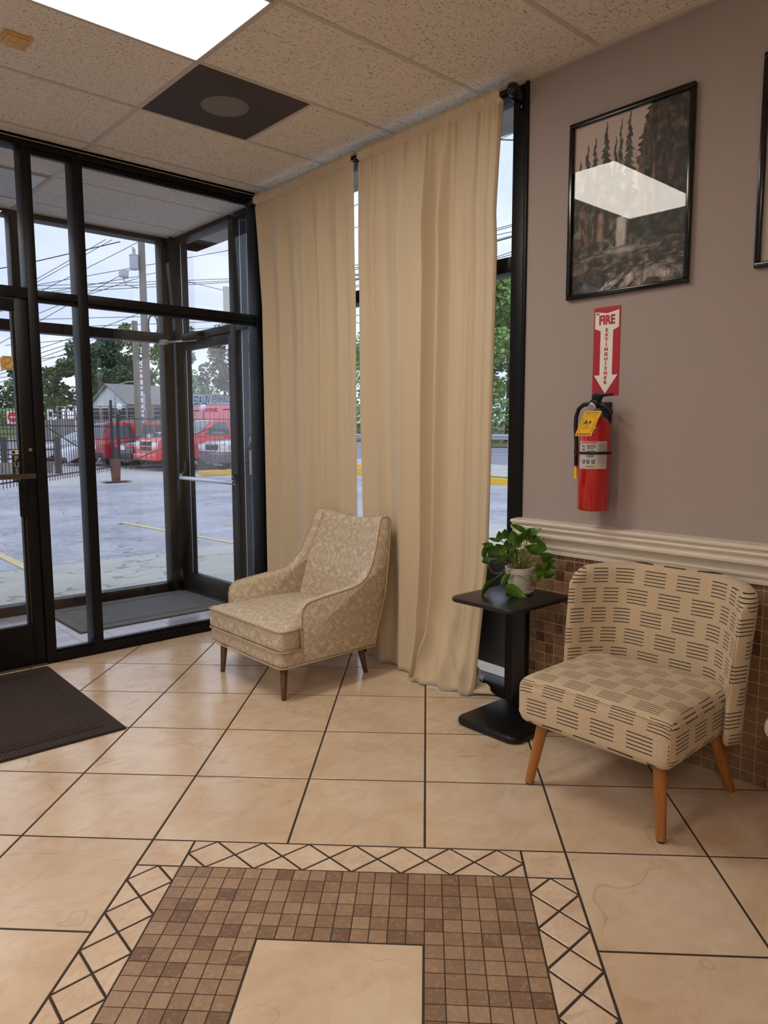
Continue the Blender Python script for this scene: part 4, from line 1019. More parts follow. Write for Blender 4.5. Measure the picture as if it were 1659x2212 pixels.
    ang = np.arctan2(Yt-1.0, X-.74); rad = np.hypot((X-.74)/.17, (Yt-1.0)/.10); blend(((rad > .45) & (rad < 1.05))*.9*(.35+.65*(np.sin(ang*46+n1*6) > -.1)), np.array([190, 174, 166.])*(.55+.5*n3[..., None])); blend((rad < .45)*.8, dark*1.6)
    blend(((X < .24+.10*np.sin(Yt*22)) & (Yt > .87))*.95, dark+(n2*60)[..., None]); blend((np.hypot((X-.06)/.09, (Yt-.845)/.035) < 1)*.8, np.array([150, 124, 104.])*(.5+.5*n2[..., None]))
    blend((np.abs((X-.80)+(Yt-.855)*1.4) < .006)*((Yt > .83) & (Yt < .88))*1., dark)
    img = np.clip(img, 12, 250)/255
    return np.where(img <= .04045, img/12.92, ((img+.055)/1.055)**2.4)
def poster(name, y0, y1, z0, z1, x, nx, ny, cols, parent):
    vs = [(x, y0+(y1-y0)*i/(nx-1), z0+(z1-z0)*j/(ny-1)) for j in range(ny) for i in range(nx)]
    fs = [(j*nx+i, j*nx+i+1, (j+1)*nx+i+1, (j+1)*nx+i) for j in range(ny-1) for i in range(nx-1)]
    me = bpy.data.meshes.new(name); me.from_pydata(vs, [], fs); ca = me.color_attributes.new('print', 'FLOAT_COLOR', 'POINT')
    arr = np.ones((ny*nx, 4), dtype=np.float32); arr[:, :3] = cols.reshape(-1, 3); ca.data.foreach_set('color', arr.ravel())
    m, t, p = newmat(name+' ink'); a = N(t, 'ShaderNodeVertexColor'); a.layer_name = 'print'; L(t, a.outputs[0], p.inputs['Base Color']); p.inputs['Roughness'].default_value = .55
    return finish(me, name, m, parent)
def picture(y0, y1, z0, z1, label, cols=None, mat=None):
    t = thing('framed_picture', label, 'picture', (0, (y0+y1)/2, z0))
    w = .020
    for (a, b, c, d) in ((y0, y1, z1-w, z1), (y0, y1, z0, z0+w), (y0, y0-w, z0+w, z1-w), (y1, y1+w, z0+w, z1-w)):
        MB().box(-.024, -.001, a, b, c, d).build('frame_bar', 'gloss_black', t, bevel=.004, seg=3)
    if cols is not None: poster('print', y0-w+.002, y1+w-.002, z0+w-.002, z1-w+.002, -.008, cols.shape[1], cols.shape[0], cols, t)
    else: MB().box(-.009, -.008, y0-w, y1+w, z0+w, z1-w).build('print', mat, t)
    MB().box(-.0125, -.0105, y0-w+.001, y1+w-.001, z0+w-.001, z1-w+.001).build('glazing', 'picture_glass', t)
    return t
cols = paint(230, 312)
picture(-2.452, -3.000, 1.906, 2.641, 'black framed waterfall print above the fire extinguisher sign', cols)
M['mat_board'] = simple('pale mat board', (196, 182, 170), .8)
picture(-3.243, -3.790, 1.919, 2.650, 'black framed picture with pale mat cut off by the right edge', None, 'mat_board')
# fire extinguisher sign
RW, UW = (0, -1, 0), (0, 0, 1)
y0, y1, z0, z1 = -2.586, -2.711, 1.488, 1.860
t = MB().box(-.0025, -.0005, y0, y1, z0, z1).build('fire_sign', 'sign_red'); tag(t, 'red and white fire extinguisher arrow sign on the taupe wall', 'sign')
def SP(u, v): return (y0+(y1-y0)*u, z1-(z1-z0)*v)
arrow = [(.05, .045), (.50, .072), (.95, .045), (.95, .235), (.74, .265), (.74, .765), (.95, .765), (.50, .975), (.06, .765), (.27, .765), (.27, .265), (.05, .235)]
MB().prism([SP(*q) for q in arrow], 0, -.0031, -.0025).build('arrow', 'sign_white', t)
ms = [text_mesh('FIRE', .052, (-.0031, *SP(.50, .150)), RW, UW, .0024, sx=.80)]
ms += [text_mesh(c, .0190, (-.0031, *SP(.50, .262+i*.0535)), RW, UW, .0010, sx=1.2) for i, c in enumerate('EXTINGUISHER')]
merge('lettering', ms, 'sign_red', t)
mk = MB()
for (a, b, c, d) in ((.09, .052, .115, .090), (.12, .066, .20, .080)): mk.add([(-.0034, *SP(a, d)), (-.0034, *SP(c, d)), (-.0034, *SP(c+.02, b)), (-.0034, *SP(a+.02, b))], [(0, 1, 2, 3)])
mk.build('maker_mark', 'print_black', t)
# extinguisher
EX, EY = -.092, -2.662
fe = thing('fire_extinguisher', 'red fire extinguisher with yellow inspection tag hung below the sign', 'fire extinguisher', (EX, EY, 1.0))
R0 = .0655
MB().lathe([(.0, 1.006), (.060, 1.004), (R0, 1.010), (R0, 1.345), (.062, 1.366), (.052, 1.384), (.036, 1.398), (.020, 1.404), (0, 1.405)], (EX, EY, 0), 48).build('cylinder', 'red_paint', fe, smooth=True, angle=60)
MB().lathe([(.021, 1.400), (.021, 1.418), (.017, 1.420), (.017, 1.435)], (EX, EY, 0), 24).build('neck_ring', 'chrome', fe, smooth=True, angle=40)
# label wraps the front of the cylinder
def arcpatch(a0, a1, z0, z1, r, nseg=24):
    mb = MB(); 
    def fn(u, v): a = a0+(a1-a0)*u; return (EX+r*math.cos(a), EY+r*math.sin(a), z0+(z1-z0)*v)
    return mb.grid(fn, nseg, 2)
AC = math.radians(180+42)    # towards the camera
def A_(deg): return AC+math.radians(deg)
M['label_white'] = simple('label paper', (196, 188, 180), .5)
lb = arcpatch(A_(-72), A_(38), 1.182, 1.296, R0+.0006).build('label', 'label_white', fe, smooth=True)
M['label_red'] = simple('label red print', (170, 40, 60), .5); M['label_grey'] = simple('label grey print', (120, 116, 112), .6)
def wraptext(txt, size, deg, z, mat, bold=.0004, sx=1.):
    me = text_mesh(txt, size, (0, 0, 0), (1, 0, 0), (0, 1, 0), bold, off=0, sx=sx)
    for v in me.vertices:
        a = A_(deg)+v.co.x/R0; v.co = (EX+(R0+.0011)*math.cos(a), EY+(R0+.0011)*math.sin(a), z+v.co.y)
    return me
merge('label_heading', [wraptext('INSTRUCTIONS', .0095, -32, 1.290, 'label_red')], 'label_red', fe)
mb = MB()
def lines(mb, d0, d1, zs, h=.0009):
    for z in zs:
        b = len(mb.v); g = arcpatch(A_(d0), A_(d1), z-h, z+h, R0+.0010, 6); mb.add(g.v, g.f)
lines(mb, -38, -6, [1.279, 1.273], .0014); lines(mb, -38, -14, [1.2665], .0014); lines(mb, -38, -8, [1.256, 1.2515], .0014)
lines(mb, -38, -12, [1.2375, 1.232], .0014); lines(mb, -56, -46, [1.262, 1.275], .003); mb.build('label_print', 'print_black', fe)
mb = MB(); lines(mb, 2, 34, [1.287-.0042*k for k in range(9)], .0008); lines(mb, 2, 34, [1.236, 1.230, 1.222, 1.217, 1.208], .0008); lines(mb, -70, -58, [1.285, 1.276, 1.262, 1.25, 1.236, 1.222, 1.21], .0008); lines(mb, -40, -10, [1.193, 1.190], .0009); mb.build('label_print', 'label_grey', fe)
mb = MB()
for d in (-50, -33, -14):
    g = arcpatch(A_(d-5.5), A_(d+5.5), 1.204, 1.219, R0+.0010, 5); mb.add(g.v, g.f)
mb.build('pictogram', 'print_black', fe)
mb = MB()
for d in (-50, -33, -14):
    g = arcpatch(A_(d-2.6), A_(d+1.8), 1.208, 1.216, R0+.0014, 5); mb.add(g.v, g.f)
mb.build('pictogram_mark', 'label_white', fe)
MB().lathe([(R0+.001, 1.241), (R0+.004, 1.242), (R0+.004, 1.252), (R0+.001, 1.253)], (EX, EY, 0), 48).build('strap', 'rubber', fe, smooth=True, angle=30)
# valve, handles, gauge
MB().box(EX-.018, EX+.018, EY-.020, EY+.020, 1.432, 1.468).build('valve', 'black', fe, bevel=.005)
MB().lathe([(.0, -.012), (.016, -.012), (.0175, -.008), (.0175, .004), (.014, .006)], (0, 0, 0), 24, 0).v
gc = Vector((EX-.034, EY-.008, 1.434))
mbx = MB().lathe([(.0, .0), (.0175, .0), (.0185, -.004), (.0185, -.012), (.015, -.013)], (gc.x, gc.y, gc.z), 24, 0); mbx.build('gauge', 'chrome', fe, smooth=True, angle=40)
M['gauge_face'] = simple('gauge face', (150, 110, 110), .3, coat=.5); MB().lathe([(0, -.0135), (.0145, -.0135), (.0145, -.0125)], (gc.x, gc.y, gc.z), 20, 0).build('gauge_face', 'gauge_face', fe)
MB().prism([(EY+.012, 1.462), (EY+.018, 1.486), (EY-.010, 1.500), (EY-.030, 1.494), (EY-.075, 1.494), (EY-.078, 1.484), (EY-.03, 1.480), (EY-.02, 1.462)], 0, EX-.010, EX+.010).build('top_lever', 'black', fe, bevel=.003)
MB().prism([(EY-.010, 1.452), (EY-.035, 1.452), (EY-.060, 1.440), (EY-.078, 1.418), (EY-.076, 1.408), (EY-.066, 1.414), (EY-.045, 1.432), (EY-.010, 1.436)], 0, EX-.010, EX+.010).build('carry_handle', 'black', fe, bevel=.003)
hp = [(EX-.020, EY+.004, 1.450), (EX-.014, EY+.028, 1.451), (EX-.012, EY+.052, 1.448), (EX-.012, EY+.074, 1.432), (EX-.010, EY+.087, 1.40), (EX-.008, EY+.090, 1.36), (EX-.006, EY+.086, 1.30), (EX-.004, EY+.086, 1.25), (EX-.004, EY+.085, 1.19)]
MB().tube(hp, .0088, 12).build('hose', 'rubber', fe, smooth=True)
MB().tube([(EX-.022, EY-.004, 1.450), (EX-.018, EY+.012, 1.450)], .010, 12).build('hose_fitting', 'chrome', fe, smooth=True)
MB().tube([(EX-.004, EY+.085, 1.192), (EX-.004, EY+.085, 1.180)], .0085, 12).build('nozzle_collar', 'chrome', fe, smooth=True, angle=40)
MB().tube([(EX-.004, EY+.085, 1.181), (EX-.004, EY+.084, 1.134)], .0088, 12).build('nozzle', 'yellow_plastic', fe, smooth=True, angle=40)
MB().tube([(EX-.004, EY+.085, 1.242), (EX-.004, EY+.085, 1.255)], .0115, 12).build('hose_clip', 'rubber', fe, smooth=True, angle=40)
MB().box(-.012, -.001, EY-.02, EY+.02, 1.36, 1.46).box(-.07, -.001, EY-.008, EY+.008, 1.425, 1.433).build('wall_hook', 'black', fe)
# tag: hangs at a tilt in front of the shoulder
tv = Vector((-.158, EY-.030, 1.420)); ru = (Vector((.30, -1, 0)).normalized()*math.cos(.30)+Vector((0, 0, 1))*0).normalized()
rt = (Vector((.0, -1, 0))*math.cos(-.02)+Vector((0, 0, 1))*math.sin(-.02)).normalized(); ut = Vector((-.0, -.42, .93)).normalized()
def TG(u, v, d=0): return tv+rt*((u-.5)*.078)-ut*(v*.112)+Vector((-1, 0, 0))*d
mb = MB(); mb.add([TG(0, 0), TG(1, 0), TG(1, 1), TG(0, 1), TG(0, 0, -.0006), TG(1, 0, -.0006), TG(1, 1, -.0006), TG(0, 1, -.0006)], [(0, 1, 2, 3), (7, 6, 5, 4), (0, 4, 5, 1), (1, 5, 6, 2), (2, 6, 7, 3), (3, 7, 4, 0)])
mb.build('inspection_tag', 'tag_yellow', fe)
up_ = ut; nn_ = Vector((-1, 0, 0))
ms = [text_mesh('A+', .030, TG(.46, .46, .0008), rt, up_, .0004, off=.0004)]; merge('tag_mark', ms, 'print_black', fe)
mb = MB()
def tl(u0, u1, v, h=.004): mb.add([TG(u0, v, .0008), TG(u1, v, .0008), TG(u1, v+h/.112*.5, .0008), TG(u0, v+h/.112*.5, .0008)], [(0, 1, 2, 3)])
for v in (.60, .65, .70): tl(.28, .66, v, .0022)
for v in (.06, .90, .94): tl(.08, .92, v, .004)
for k in range(14): tl(.06, .18, .30+.04*k, .002); tl(.82, .94, .30+.04*k, .002)
for v in (.13, .18, .24): tl(.10, .90, v, .0012)
mb.build('tag_print', 'print_black', fe)
MB().tube([tuple(TG(.5, .05, .0)), (gc.x-.01, gc.y-.008, gc.z-.015), (EX-.018, EY, 1.44)], .0012, 5).build('tag_wire', 'chrome', fe)
# ================================================================= MATS
def doormat(x0, x1, y0, y1, rz, mat, name, label, z=0., ribs=3, edge=.02):
    cx, cy = (x0+x1)/2, (y0+y1)/2; a, b = (x1-x0)/2, (y1-y0)/2
    t = thing(name, label, 'mat', (cx, cy, z), rz)
    MB().prism(rrect(-a, a, -b, b, .012, 4), 2, 0, .004).build('backing', 'mat_edge', t, world=False)
    MB().prism(rrect(-a+edge*.4, a-edge*.4, -b+edge*.4, b-edge*.4, .012, 4), 2, .003, .009).build('pile', mat, t, world=False)
    for k in range(ribs):
        d = edge+.06+.028*k
        mb = MB(); w = .008
        mb.box(-a+d, a-d, -b+d, -b+d+w, .008, .0115).box(-a+d, a-d, b-d-w, b-d, .008, .0115).box(-a+d, -a+d+w, -b+d+w, b-d-w, .008, .0115).box(a-d-w, a-d, -b+d+w, b-d-w, .008, .0115)
        mb.build('border_rib', mat, t, world=False)
    return t
doormat(-3.22, -1.545, -1.20, -.035, math.radians(-1.2), 'brown_mat', 'doormat', 'brown woven doormat on the cream tiles at the inner door')
doormat(-1.148, -.03, .512, 1.285, 0, 'grey_mat', 'vestibule_mat', 'grey carpet mat on the vestibule pavers', .0, 2, .03)
# ================================================================= EXTERIOR
def TZf(x, y):
    s = x*.4+y*.92
    return -.10+max(0, min(x, 45)-20)*.05*max(0, min(1, (70-y)/40))+max(0, min(s, 90)-38)*.050
def ground_patch(name, poly, mat, off, n=24, label=None):
    # poly: 4 corners; draped on the terrain
    a, b, c, d = [Vector((*p, 0)) for p in poly]
    def fn(u, v):
        p = (a*(1-u)+b*u)*(1-v)+(d*(1-u)+c*u)*v; return (p.x, p.y, TZf(p.x, p.y)+off)
    o = MB().grid(fn, n, n).build(name, mat); o['kind'] = 'structure'; return o
ground_patch('ground', [(-60, -40), (140, -40), (140, 170), (-60, 170)], 'lot', -.03, 80)
ground_patch('asphalt', [(-14, 3.3), (12.3, 3.3), (12.3, 15.5), (-14, 15.5)], 'asphalt', .0); ground_patch('asphalt', [(5.4, -25), (12.3, -25), (12.3, 3.3), (5.4, 3.3)], 'asphalt', .0)
side = MB().prism([(-14, VY+FD), (.5, VY+FD), (.11, VY+FD), (.11, -25), (5.6, -25), (5.6, 2.7), (5.0, 4.6), (2.1, 3.45), (-14, 3.4)], 2, -.2, -.045)
o = side.build('sidewalk', 'concrete'); o['kind'] = 'structure'
for (x0, y0, x1, y1) in ((-.53, 3.6, -.47, 6.6), (1.99, 3.75, 1.78, 6.9), (2.8, 5.50, 3.4, 5.75), (4.6, 5.2, 4.5, 8.0)):
    d = Vector((x1-x0, y1-y0, 0)); n_ = Vector((-d.y, d.x, 0)).normalized()*.05
    o = MB().add([(x0-n_.x, y0-n_.y, -.094), (x1-n_.x, y1-n_.y, -.094), (x1+n_.x, y1+n_.y, -.094), (x0+n_.x, y0+n_.y, -.094)], [(0, 1, 2, 3)]).build('line_marking', 'line_yellow'); o['kind'] = 'structure'
MB().box(12.3, 12.5, -20, 16.2, -.12, .06).build('kerb', 'curb_yellow')['kind'] = 'structure'
ground_patch('verge', [(12.5, -20), (14.6, -20), (14.6, 16), (12.5, 16)], 'grass', .04); ground_patch('pavement', [(14.6, -25), (20.5, -25), (20.5, 40), (14.6, 40)], 'concrete', .01)
ground_patch('road', [(20.5, -25), (29.0, -25), (29.0, 60), (20.5, 60)], 'road', .0); ground_patch('verge', [(29.4, -25), (60, -25), (60, 60), (29.4, 60)], 'bank', .02)
ground_patch('road_line', [(24.6, -25), (24.75, -25), (24.75, 60), (24.6, 60)], 'sign_white', .02)
ground_patch('road', [(-6, 40), (14, 40), (13, 52), (-12, 56)], 'road', .03); ground_patch('verge', [(-12, 56), (13, 52), (30, 66), (-10, 80)], 'grass', .03)
ground_patch('pavement', [(-14, 54.5), (16, 50.5), (16, 52.5), (-14, 56.5)], 'concrete', .05)
def post_box(root, name, a, b, z0, z1, mat, w=.06): return MB().box(min(a[0], b[0])-w/2, max(a[0], b[0])+w/2, min(a[1], b[1])-w/2, max(a[1], b[1])+w/2, z0, z1).build(name, mat, root)
# roadside guardrail
gz = lambda x, y: TZf(x, y)
gr = thing('guardrail', 'galvanised guardrail beside the road below the trees', 'guardrail', (29.3, 20, gz(29.3, 20)))
gz0 = gz(29.3, 20)
pr = [(29.26, .42), (29.20, .46), (29.20, .52), (29.28, .56), (29.20, .60), (29.20, .68), (29.26, .72), (29.30, .72), (29.30, .42)]
MB().prism([(x, z+gz0) for x, z in pr], 1, -10, 45).build('beam', 'galv', gr)
for k in range(23): MB().box(29.30, 29.42, -9+k*2.3, -8.88+k*2.3, gz0-.2, gz0+.70).build('post', 'galv', gr)
# iron swing gates with a rusty post
def gate(p0, p1, zb, ztop0, zr, label, diag):
    p0, p1 = Vector(p0), Vector(p1); d = p1-p0; ln = d.length; d.normalize(); n = int(ln/.145)
    t = thing('swing_gate', label, 'gate', (p0.x, p0.y, -.1))
    for z in zr: MB().tube([(p0.x, p0.y, z), (p1.x, p1.y, z)], .018, 6).build('rail', 'iron', t)
    for k in range(n+1):
        q = p0+d*(k*ln/n); zz = ztop0+.10*math.sin(k*1.3)*0
        MB().tube([(q.x, q.y, zb), (q.x, q.y, zz)], .009, 5).build('bar', 'iron', t)
    for (s0, z0, s1, z1) in diag:
        a, b = p0+d*ln*s0, p0+d*ln*s1; MB().tube([(a.x, a.y, z0), (b.x, b.y, z1)], .016, 6).build('brace', 'iron', t)
    return t
gate((5.30, 16.05), (1.0, 10.9), .22, 1.80, (.33, 1.46), 'left iron swing gate hanging from the rusty post', [(.06, .40, .62, 1.40)])
gate((5.62, 16.25), (10.6, 15.4), .22, 1.92, (.34, 1.68), 'right iron swing gate hanging from the rusty post', [(.04, .42, .60, 1.55)])
t = thing('gate_post', 'rusty steel gate post in the middle of the iron gates', 'post', (5.47, 16.2, -.1))
MB().tube([(5.47, 16.22, -.1), (5.46, 16.22, .55)], [.13, .17], 4).build('base', 'rust', t, bevel=.01); MB().box(5.36, 5.41, 16.14, 16.20, .4, 2.2).box(5.53, 5.60, 16.14, 16.21, .4, 1.8).build('upright', 'iron', t)
MB().box(5.1, 5.85, 16.0, 16.45, -.1, -.09).build('foot_plate', 'rust', t)
# dark railing at the far left
t = thing('road_railing', 'dark post and rail barrier far behind the left gate', 'railing', (3, 20, -.1))
A0, A1 = Vector((-4.0, 26.0, 0)), Vector((5.6, 21.4, 0))
for z in (.42, .72, 1.02): MB().tube([(A0.x, A0.y, z), (A1.x, A1.y, z)], .03, 6).build('rail', 'dark_fence', t)
for k in range(14):
    q = A0.lerp(A1, k/13); MB().box(q.x-.08, q.x+.08, q.y-.08, q.y+.08, -.1, 1.14).build('post', 'dark_fence', t)
MB().box(-4, 5.6, 21.9, 22.0, -.1, .30).build('plinth', 'stone', t)
# retaining wall with rail fence on top
t = thing('retaining_wall', 'weathered grey retaining wall on the far slope', 'wall', (18, 47, .5))
Wa, Wb = Vector((14.0, 50.9, 0)), Vector((21.6, 43.6, 0))
dw_ = (Wb-Wa).normalized(); nn2 = Vector((-dw_.y, dw_.x, 0))
def seg(a, b, th, z0, z1):
    m = MB(); q = [a, b, b+nn2*th, a+nn2*th]; return m.prism([(p.x, p.y) for p in q], 2, z0, z1)
for k in range(8):
    a, b = Wa+(Wb-Wa)*(k/8), Wa+(Wb-Wa)*((k+.985)/8); seg(a, b, .5, .2, 2.12+.06*math.sin(k*1.7)+.02*k).build('wall_section', 'stone', t)
o = seg(Wa+nn2*.5, Wb+nn2*.5, 5, .2, 2.08).build('verge', 'bank'); o['kind'] = 'structure'
t = thing('slope_fence', 'grey rail fence along the top of the retaining wall', 'fence', (23, 68, 2.5))
Fa, Fb = Wa+nn2*3, Wb+nn2*3
for z in (2.45, 2.78, 3.10): seg(Fa, Fb, .06, z, z+.07).build('rail', 'grey_rail', t)
for k in range(17):
    q = Fa.lerp(Fb, k/16); MB().box(q.x-.05, q.x+.05, q.y-.05, q.y+.05, 2.0, 3.22).build('post', 'grey_rail', t)
t = thing('board_fence', 'dark board fence below the trees on the slope', 'fence', (24, 75, 3))
seg(Fa+nn2*6, Fa.lerp(Fb, .74)+nn2*6, .1, 1.0, 3.2).build('boards', 'dark_fence', t)
# utility poles
def upole(x, y, z1, r0, r1, label): 
    t = thing('utility_pole', label, 'pole', (x, y, -.1)); MB().tube([(x, y, -.2), (x, y, z1)], [r0, r1], 14).build('shaft', 'old_wood', t, smooth=True, angle=50); return t
p2 = upole(10.75, 25.63, 11.5, .17, .13, 'tall weathered utility pole carrying transformer and floodlight')
p1 = upole(9.99, 24.87, 5.75, .14, .12, 'shorter weathered utility pole standing left of the tall one')
MB().lathe([(0, -.30), (.17, -.30), (.18, -.27), (.18, .24), (.20, .26), (.17, .30), (0, .33)], (10.40, 25.62, 8.25), 24).build('transformer', 'galv', p2, smooth=True, angle=40)
MB().tube([(10.36, 25.6, 8.55), (10.36, 25.6, 8.85)], .035, 8).build('bushing', 'galv', p2); MB().tube([(10.46, 25.66, 8.55), (10.46, 25.66, 8.80)], .035, 8).build('bushing', 'galv', p2)
MB().tube([(10.55, 25.7, 7.25), (10.3, 25.6, 7.25), (10.05, 25.8, 7.35), (10.0, 25.8, 7.6)], .03, 8).build('lamp_arm', 'galv', p2, smooth=True)
MB().box(9.82, 10.15, 25.6, 25.85, 7.6, 7.90).build('floodlight', 'galv', p2, bevel=.02)
MB().tube([(10.62, 25.6, -.1), (10.62, 25.6, 2.9)], .07, 8).build('conduit', 'galv', p2)
rl2 = random.Random(9)
for k in range(3):
    pts = [(10.95+(.14+.02*k)*math.cos(a), 25.25-(.10)*math.cos(a), 5.7+(.42+.03*k)*math.sin(a)) for a in [i*2*PI/20 for i in range(21)]]
    MB().tube(pts, .018, 5).build('cable_coil', 'wire', p2)
WIRES=[[(2.08, 34.11, 7.04), (6.54, 30.26, 8.19), (7.8, 29.17, 8.52), (8.84, 28.27, 8.83), (10.41, 26.93, 9.31), (10.41, 26.93, 9.31)],[(3.7, 32.32, 4.88), (7.79, 29.07, 7.84), (9.97, 27.34, 9.41), (9.97, 27.34, 9.41)],[(3.68, 32.32, 4.78), (7.78, 29.06, 7.7), (10.15, 27.17, 9.39), (10.15, 27.17, 9.39)],[(3.85, 32.16, 4.74), (8.03, 28.78, 7.41), (10.38, 26.89, 8.9), (10.99, 26.4, 9.31), (10.99, 26.4, 9.31)],[(5.37, 30.74, 4.38), (9.47, 27.47, 7.3), (10.89, 26.34, 8.31), (10.89, 26.34, 8.31)],[(3.3, 33.04, 7.26), (7.76, 29.04, 7.46), (14.52, 22.98, 7.77), (20.47, 17.64, 8.05)],[(3.87, 32.5, 7.11), (8.34, 28.5, 7.35), (14.51, 22.97, 7.68), (20.46, 17.64, 8.0)],[(4.76, 31.67, 6.91), (9.23, 27.68, 7.25), (14.51, 22.97, 7.64), (20.47, 17.65, 8.08)],[(6.61, 30.04, 7.25), (11.07, 26.17, 8.29), (13.79, 23.81, 8.93), (19.74, 18.65, 10.32)],[(6.6, 30.0, 6.85), (11.06, 26.13, 7.9), (11.55, 25.7, 8.02), (12.32, 24.95, 7.64), (13.61, 23.71, 7.21), (19.24, 18.35, 5.32)],[(3.28, 32.41, 3.0), (7.65, 28.75, 4.87), (9.41, 27.27, 5.62), (10.82, 26.1, 6.3), (10.82, 26.1, 6.3)],[(3.28, 32.39, 2.87), (7.66, 28.71, 4.67), (9.87, 26.85, 5.58), (10.54, 26.29, 5.87), (10.54, 26.29, 5.87)],[(3.31, 32.32, 2.61), (7.68, 28.67, 4.5), (10.54, 26.27, 5.74), (10.54, 26.27, 5.74)],[(3.32, 32.31, 2.58), (7.71, 28.61, 4.34), (10.7, 26.09, 5.54), (10.7, 26.09, 5.54)],[(3.49, 32.12, 2.36), (7.89, 28.41, 4.05), (10.52, 26.18, 5.05), (10.52, 26.18, 5.05)],[(3.27, 32.2, 1.5), (7.62, 28.55, 3.42), (9.16, 27.26, 4.1), (10.56, 26.11, 4.82), (10.79, 25.93, 5.0), (10.79, 25.93, 5.0)],[(3.45, 32.43, 4.15), (7.75, 28.88, 6.37), (8.54, 28.23, 6.78), (10.88, 26.27, 7.79), (10.88, 26.27, 7.79)],[(1.75, 33.82, 3.17), (6.22, 29.92, 4.09), (10.66, 26.05, 5.02), (10.66, 26.05, 5.02)],[(1.71, 33.86, 3.17), (6.18, 29.88, 3.6), (9.12, 27.27, 3.89), (10.59, 25.97, 4.08), (10.59, 25.97, 4.08)],[(6.52, 29.94, 6.01), (10.98, 25.93, 6.15), (12.72, 24.37, 6.2), (14.43, 22.89, 6.6), (20.37, 17.72, 8.01)],[(6.49, 29.91, 5.63), (10.96, 25.9, 5.83), (13.4, 23.71, 5.94), (14.4, 22.86, 6.29), (20.29, 17.85, 8.33)],[(6.45, 29.84, 4.95), (10.93, 25.87, 5.44), (14.37, 22.82, 5.82), (20.33, 17.53, 6.48)],]
WIRES2=[[(10.4, 14.41, 7.19), (19.84, 6.71, 12.69)],[(10.17, 15.08, 10.3), (20.04, 6.09, 9.76)],[(9.94, 14.58, 5.55), (19.81, 6.19, 9.07)],[(9.93, 14.57, 5.5), (19.8, 6.19, 9.01)],[(9.88, 14.66, 5.75), (19.82, 6.1, 8.51)],[(9.9, 14.56, 5.22), (19.77, 6.17, 8.73)],[(9.9, 14.56, 5.18), (19.77, 6.17, 8.69)],[(9.92, 14.4, 4.29), (19.67, 6.25, 8.61)],[(9.85, 14.52, 4.65), (19.72, 6.14, 8.17)],[(9.46, 14.47, 1.98), (19.48, 5.8, 4.58)],]
for i, w in enumerate(WIRES):
    t = MB().tube(w, .022 if i in (0, 15) else .013, 5).build('power_line', 'wire'); tag(t, 'thin dark power line strung past the utility poles', 'cable', 'power lines beyond the vestibule')
for i, w in enumerate(WIRES2):
    t = MB().tube(w, .020 if i in (1, 6) else .011, 5).build('power_line', 'wire'); tag(t, 'thin dark power line seen beside the right window jamb', 'cable', 'power lines beyond the curtained window')
# signs and street lamps
def onpost(name, label, cat, x, y, zc, w, h, mat, zb, pm='galv', az=.55):
    t = thing(name, label, cat, (x, y, zb)); c, s = math.cos(-az), math.sin(-az)
    MB().tube([(x, y, zb), (x, y, zc+h/2)], .035, 8).build('post', pm, t)
    o = MB().box(-w/2, w/2, -.02, .0, -h/2, h/2).build('panel', mat, t, world=False); o.location = (-.06*math.sin(az), -.06*math.cos(az), zc-zb); o.rotation_euler = (0, 0, -az); return t, o
gzz = lambda x, y: TZf(x, y)
t, pa = onpost('no_entry_sign', 'square red and white no entry sign far left of the gates', 'sign', 12.0, 49.4, 2.25, .78, .86, 'sign_white', gzz(12.0, 49.4))
MB().lathe([(0, -.03), (.34, -.03), (.34, -.02)], (0, 0, .02), 24, 1).build('red_disc', 'tail_red', pa, world=False); MB().box(-.24, .24, -.035, -.03, -.03, .07).build('white_bar', 'sign_white', pa, world=False)
t, pa = onpost('road_sign', 'small white road sign on the slope left of the mullion', 'sign', 12.38, 43.08, 2.35, .34, .62, 'sign_white', gzz(12.38, 43.08)); MB().box(-.08, .08, -.03, -.02, -.15, .15).build('print', 'print_black', pa, world=False)
t, pa = onpost('notice_sign', 'white sign with red heading behind the white sports car', 'sign', 11.9, 36.9, 1.75, .42, .80, 'sign_white', gzz(11.9, 36.9)); MB().box(-.19, .19, -.03, -.02, .15, .36).build('heading', 'tail_red', pa, world=False)
for z in (-.05, -.17, -.28): MB().box(-.15, .15, -.03, -.02, z-.02, z+.02).build('print', 'print_black', pa, world=False)
# tenant sign column between the poles
t = thing('tenant_sign', 'tall white shop directory sign standing between the two poles', 'sign', (16.70, 39.39, -.1)); 
o = MB().box(-.17, .17, -.1, .1, 1.9, 5.35).build('board', 'sign_white', t, world=False); o.rotation_euler = (0, 0, -.4)
for k, (z, m_) in enumerate([(5.2, 'tail_red'), (4.95, 'label_grey'), (4.6, 'tail_red'), (4.2, 'label_grey'), (3.9, 'label_grey'), (3.5, 'blue_print'), (3.1, 'label_grey'), (2.75, 'tail_red'), (2.5, 'film_blue'), (2.25, 'film_blue'), (2.05, 'label_grey')]):
    MB().box(-.14, .14, -.12, -.10, z-.05, z+.05).build('line', m_, o, world=False)
MB().box(-.05, .05, -.05, .05, 0, 2.0).build('stem', 'dark_fence', t, world=False)
def globe(x, y, z, label):
    t = thing('street_lamp', label, 'street lamp', (x, y, TZf(x, y))); MB().tube([(x, y, TZf(x, y)-.1), (x, y, z-.15)], [.07, .045], 10).build('post', 'dark_fence', t)
    MB().lathe([(0, -.20), (.10, -.18), (.19, -.06), (.20, .06), (.12, .20), (.03, .26), (0, .30)], (x, y, z), 18).build('globe', 'milky', t, smooth=True)
globe(17.6, 45.2, 2.95, 'dark street lamp with white globe in front of the retaining wall'); globe(22.3, 42.2, 2.95, 'dark street lamp with white globe right of the utility poles'); globe(13.2, 52.0, 3.9, 'dark street lamp with white globe above the road sign')
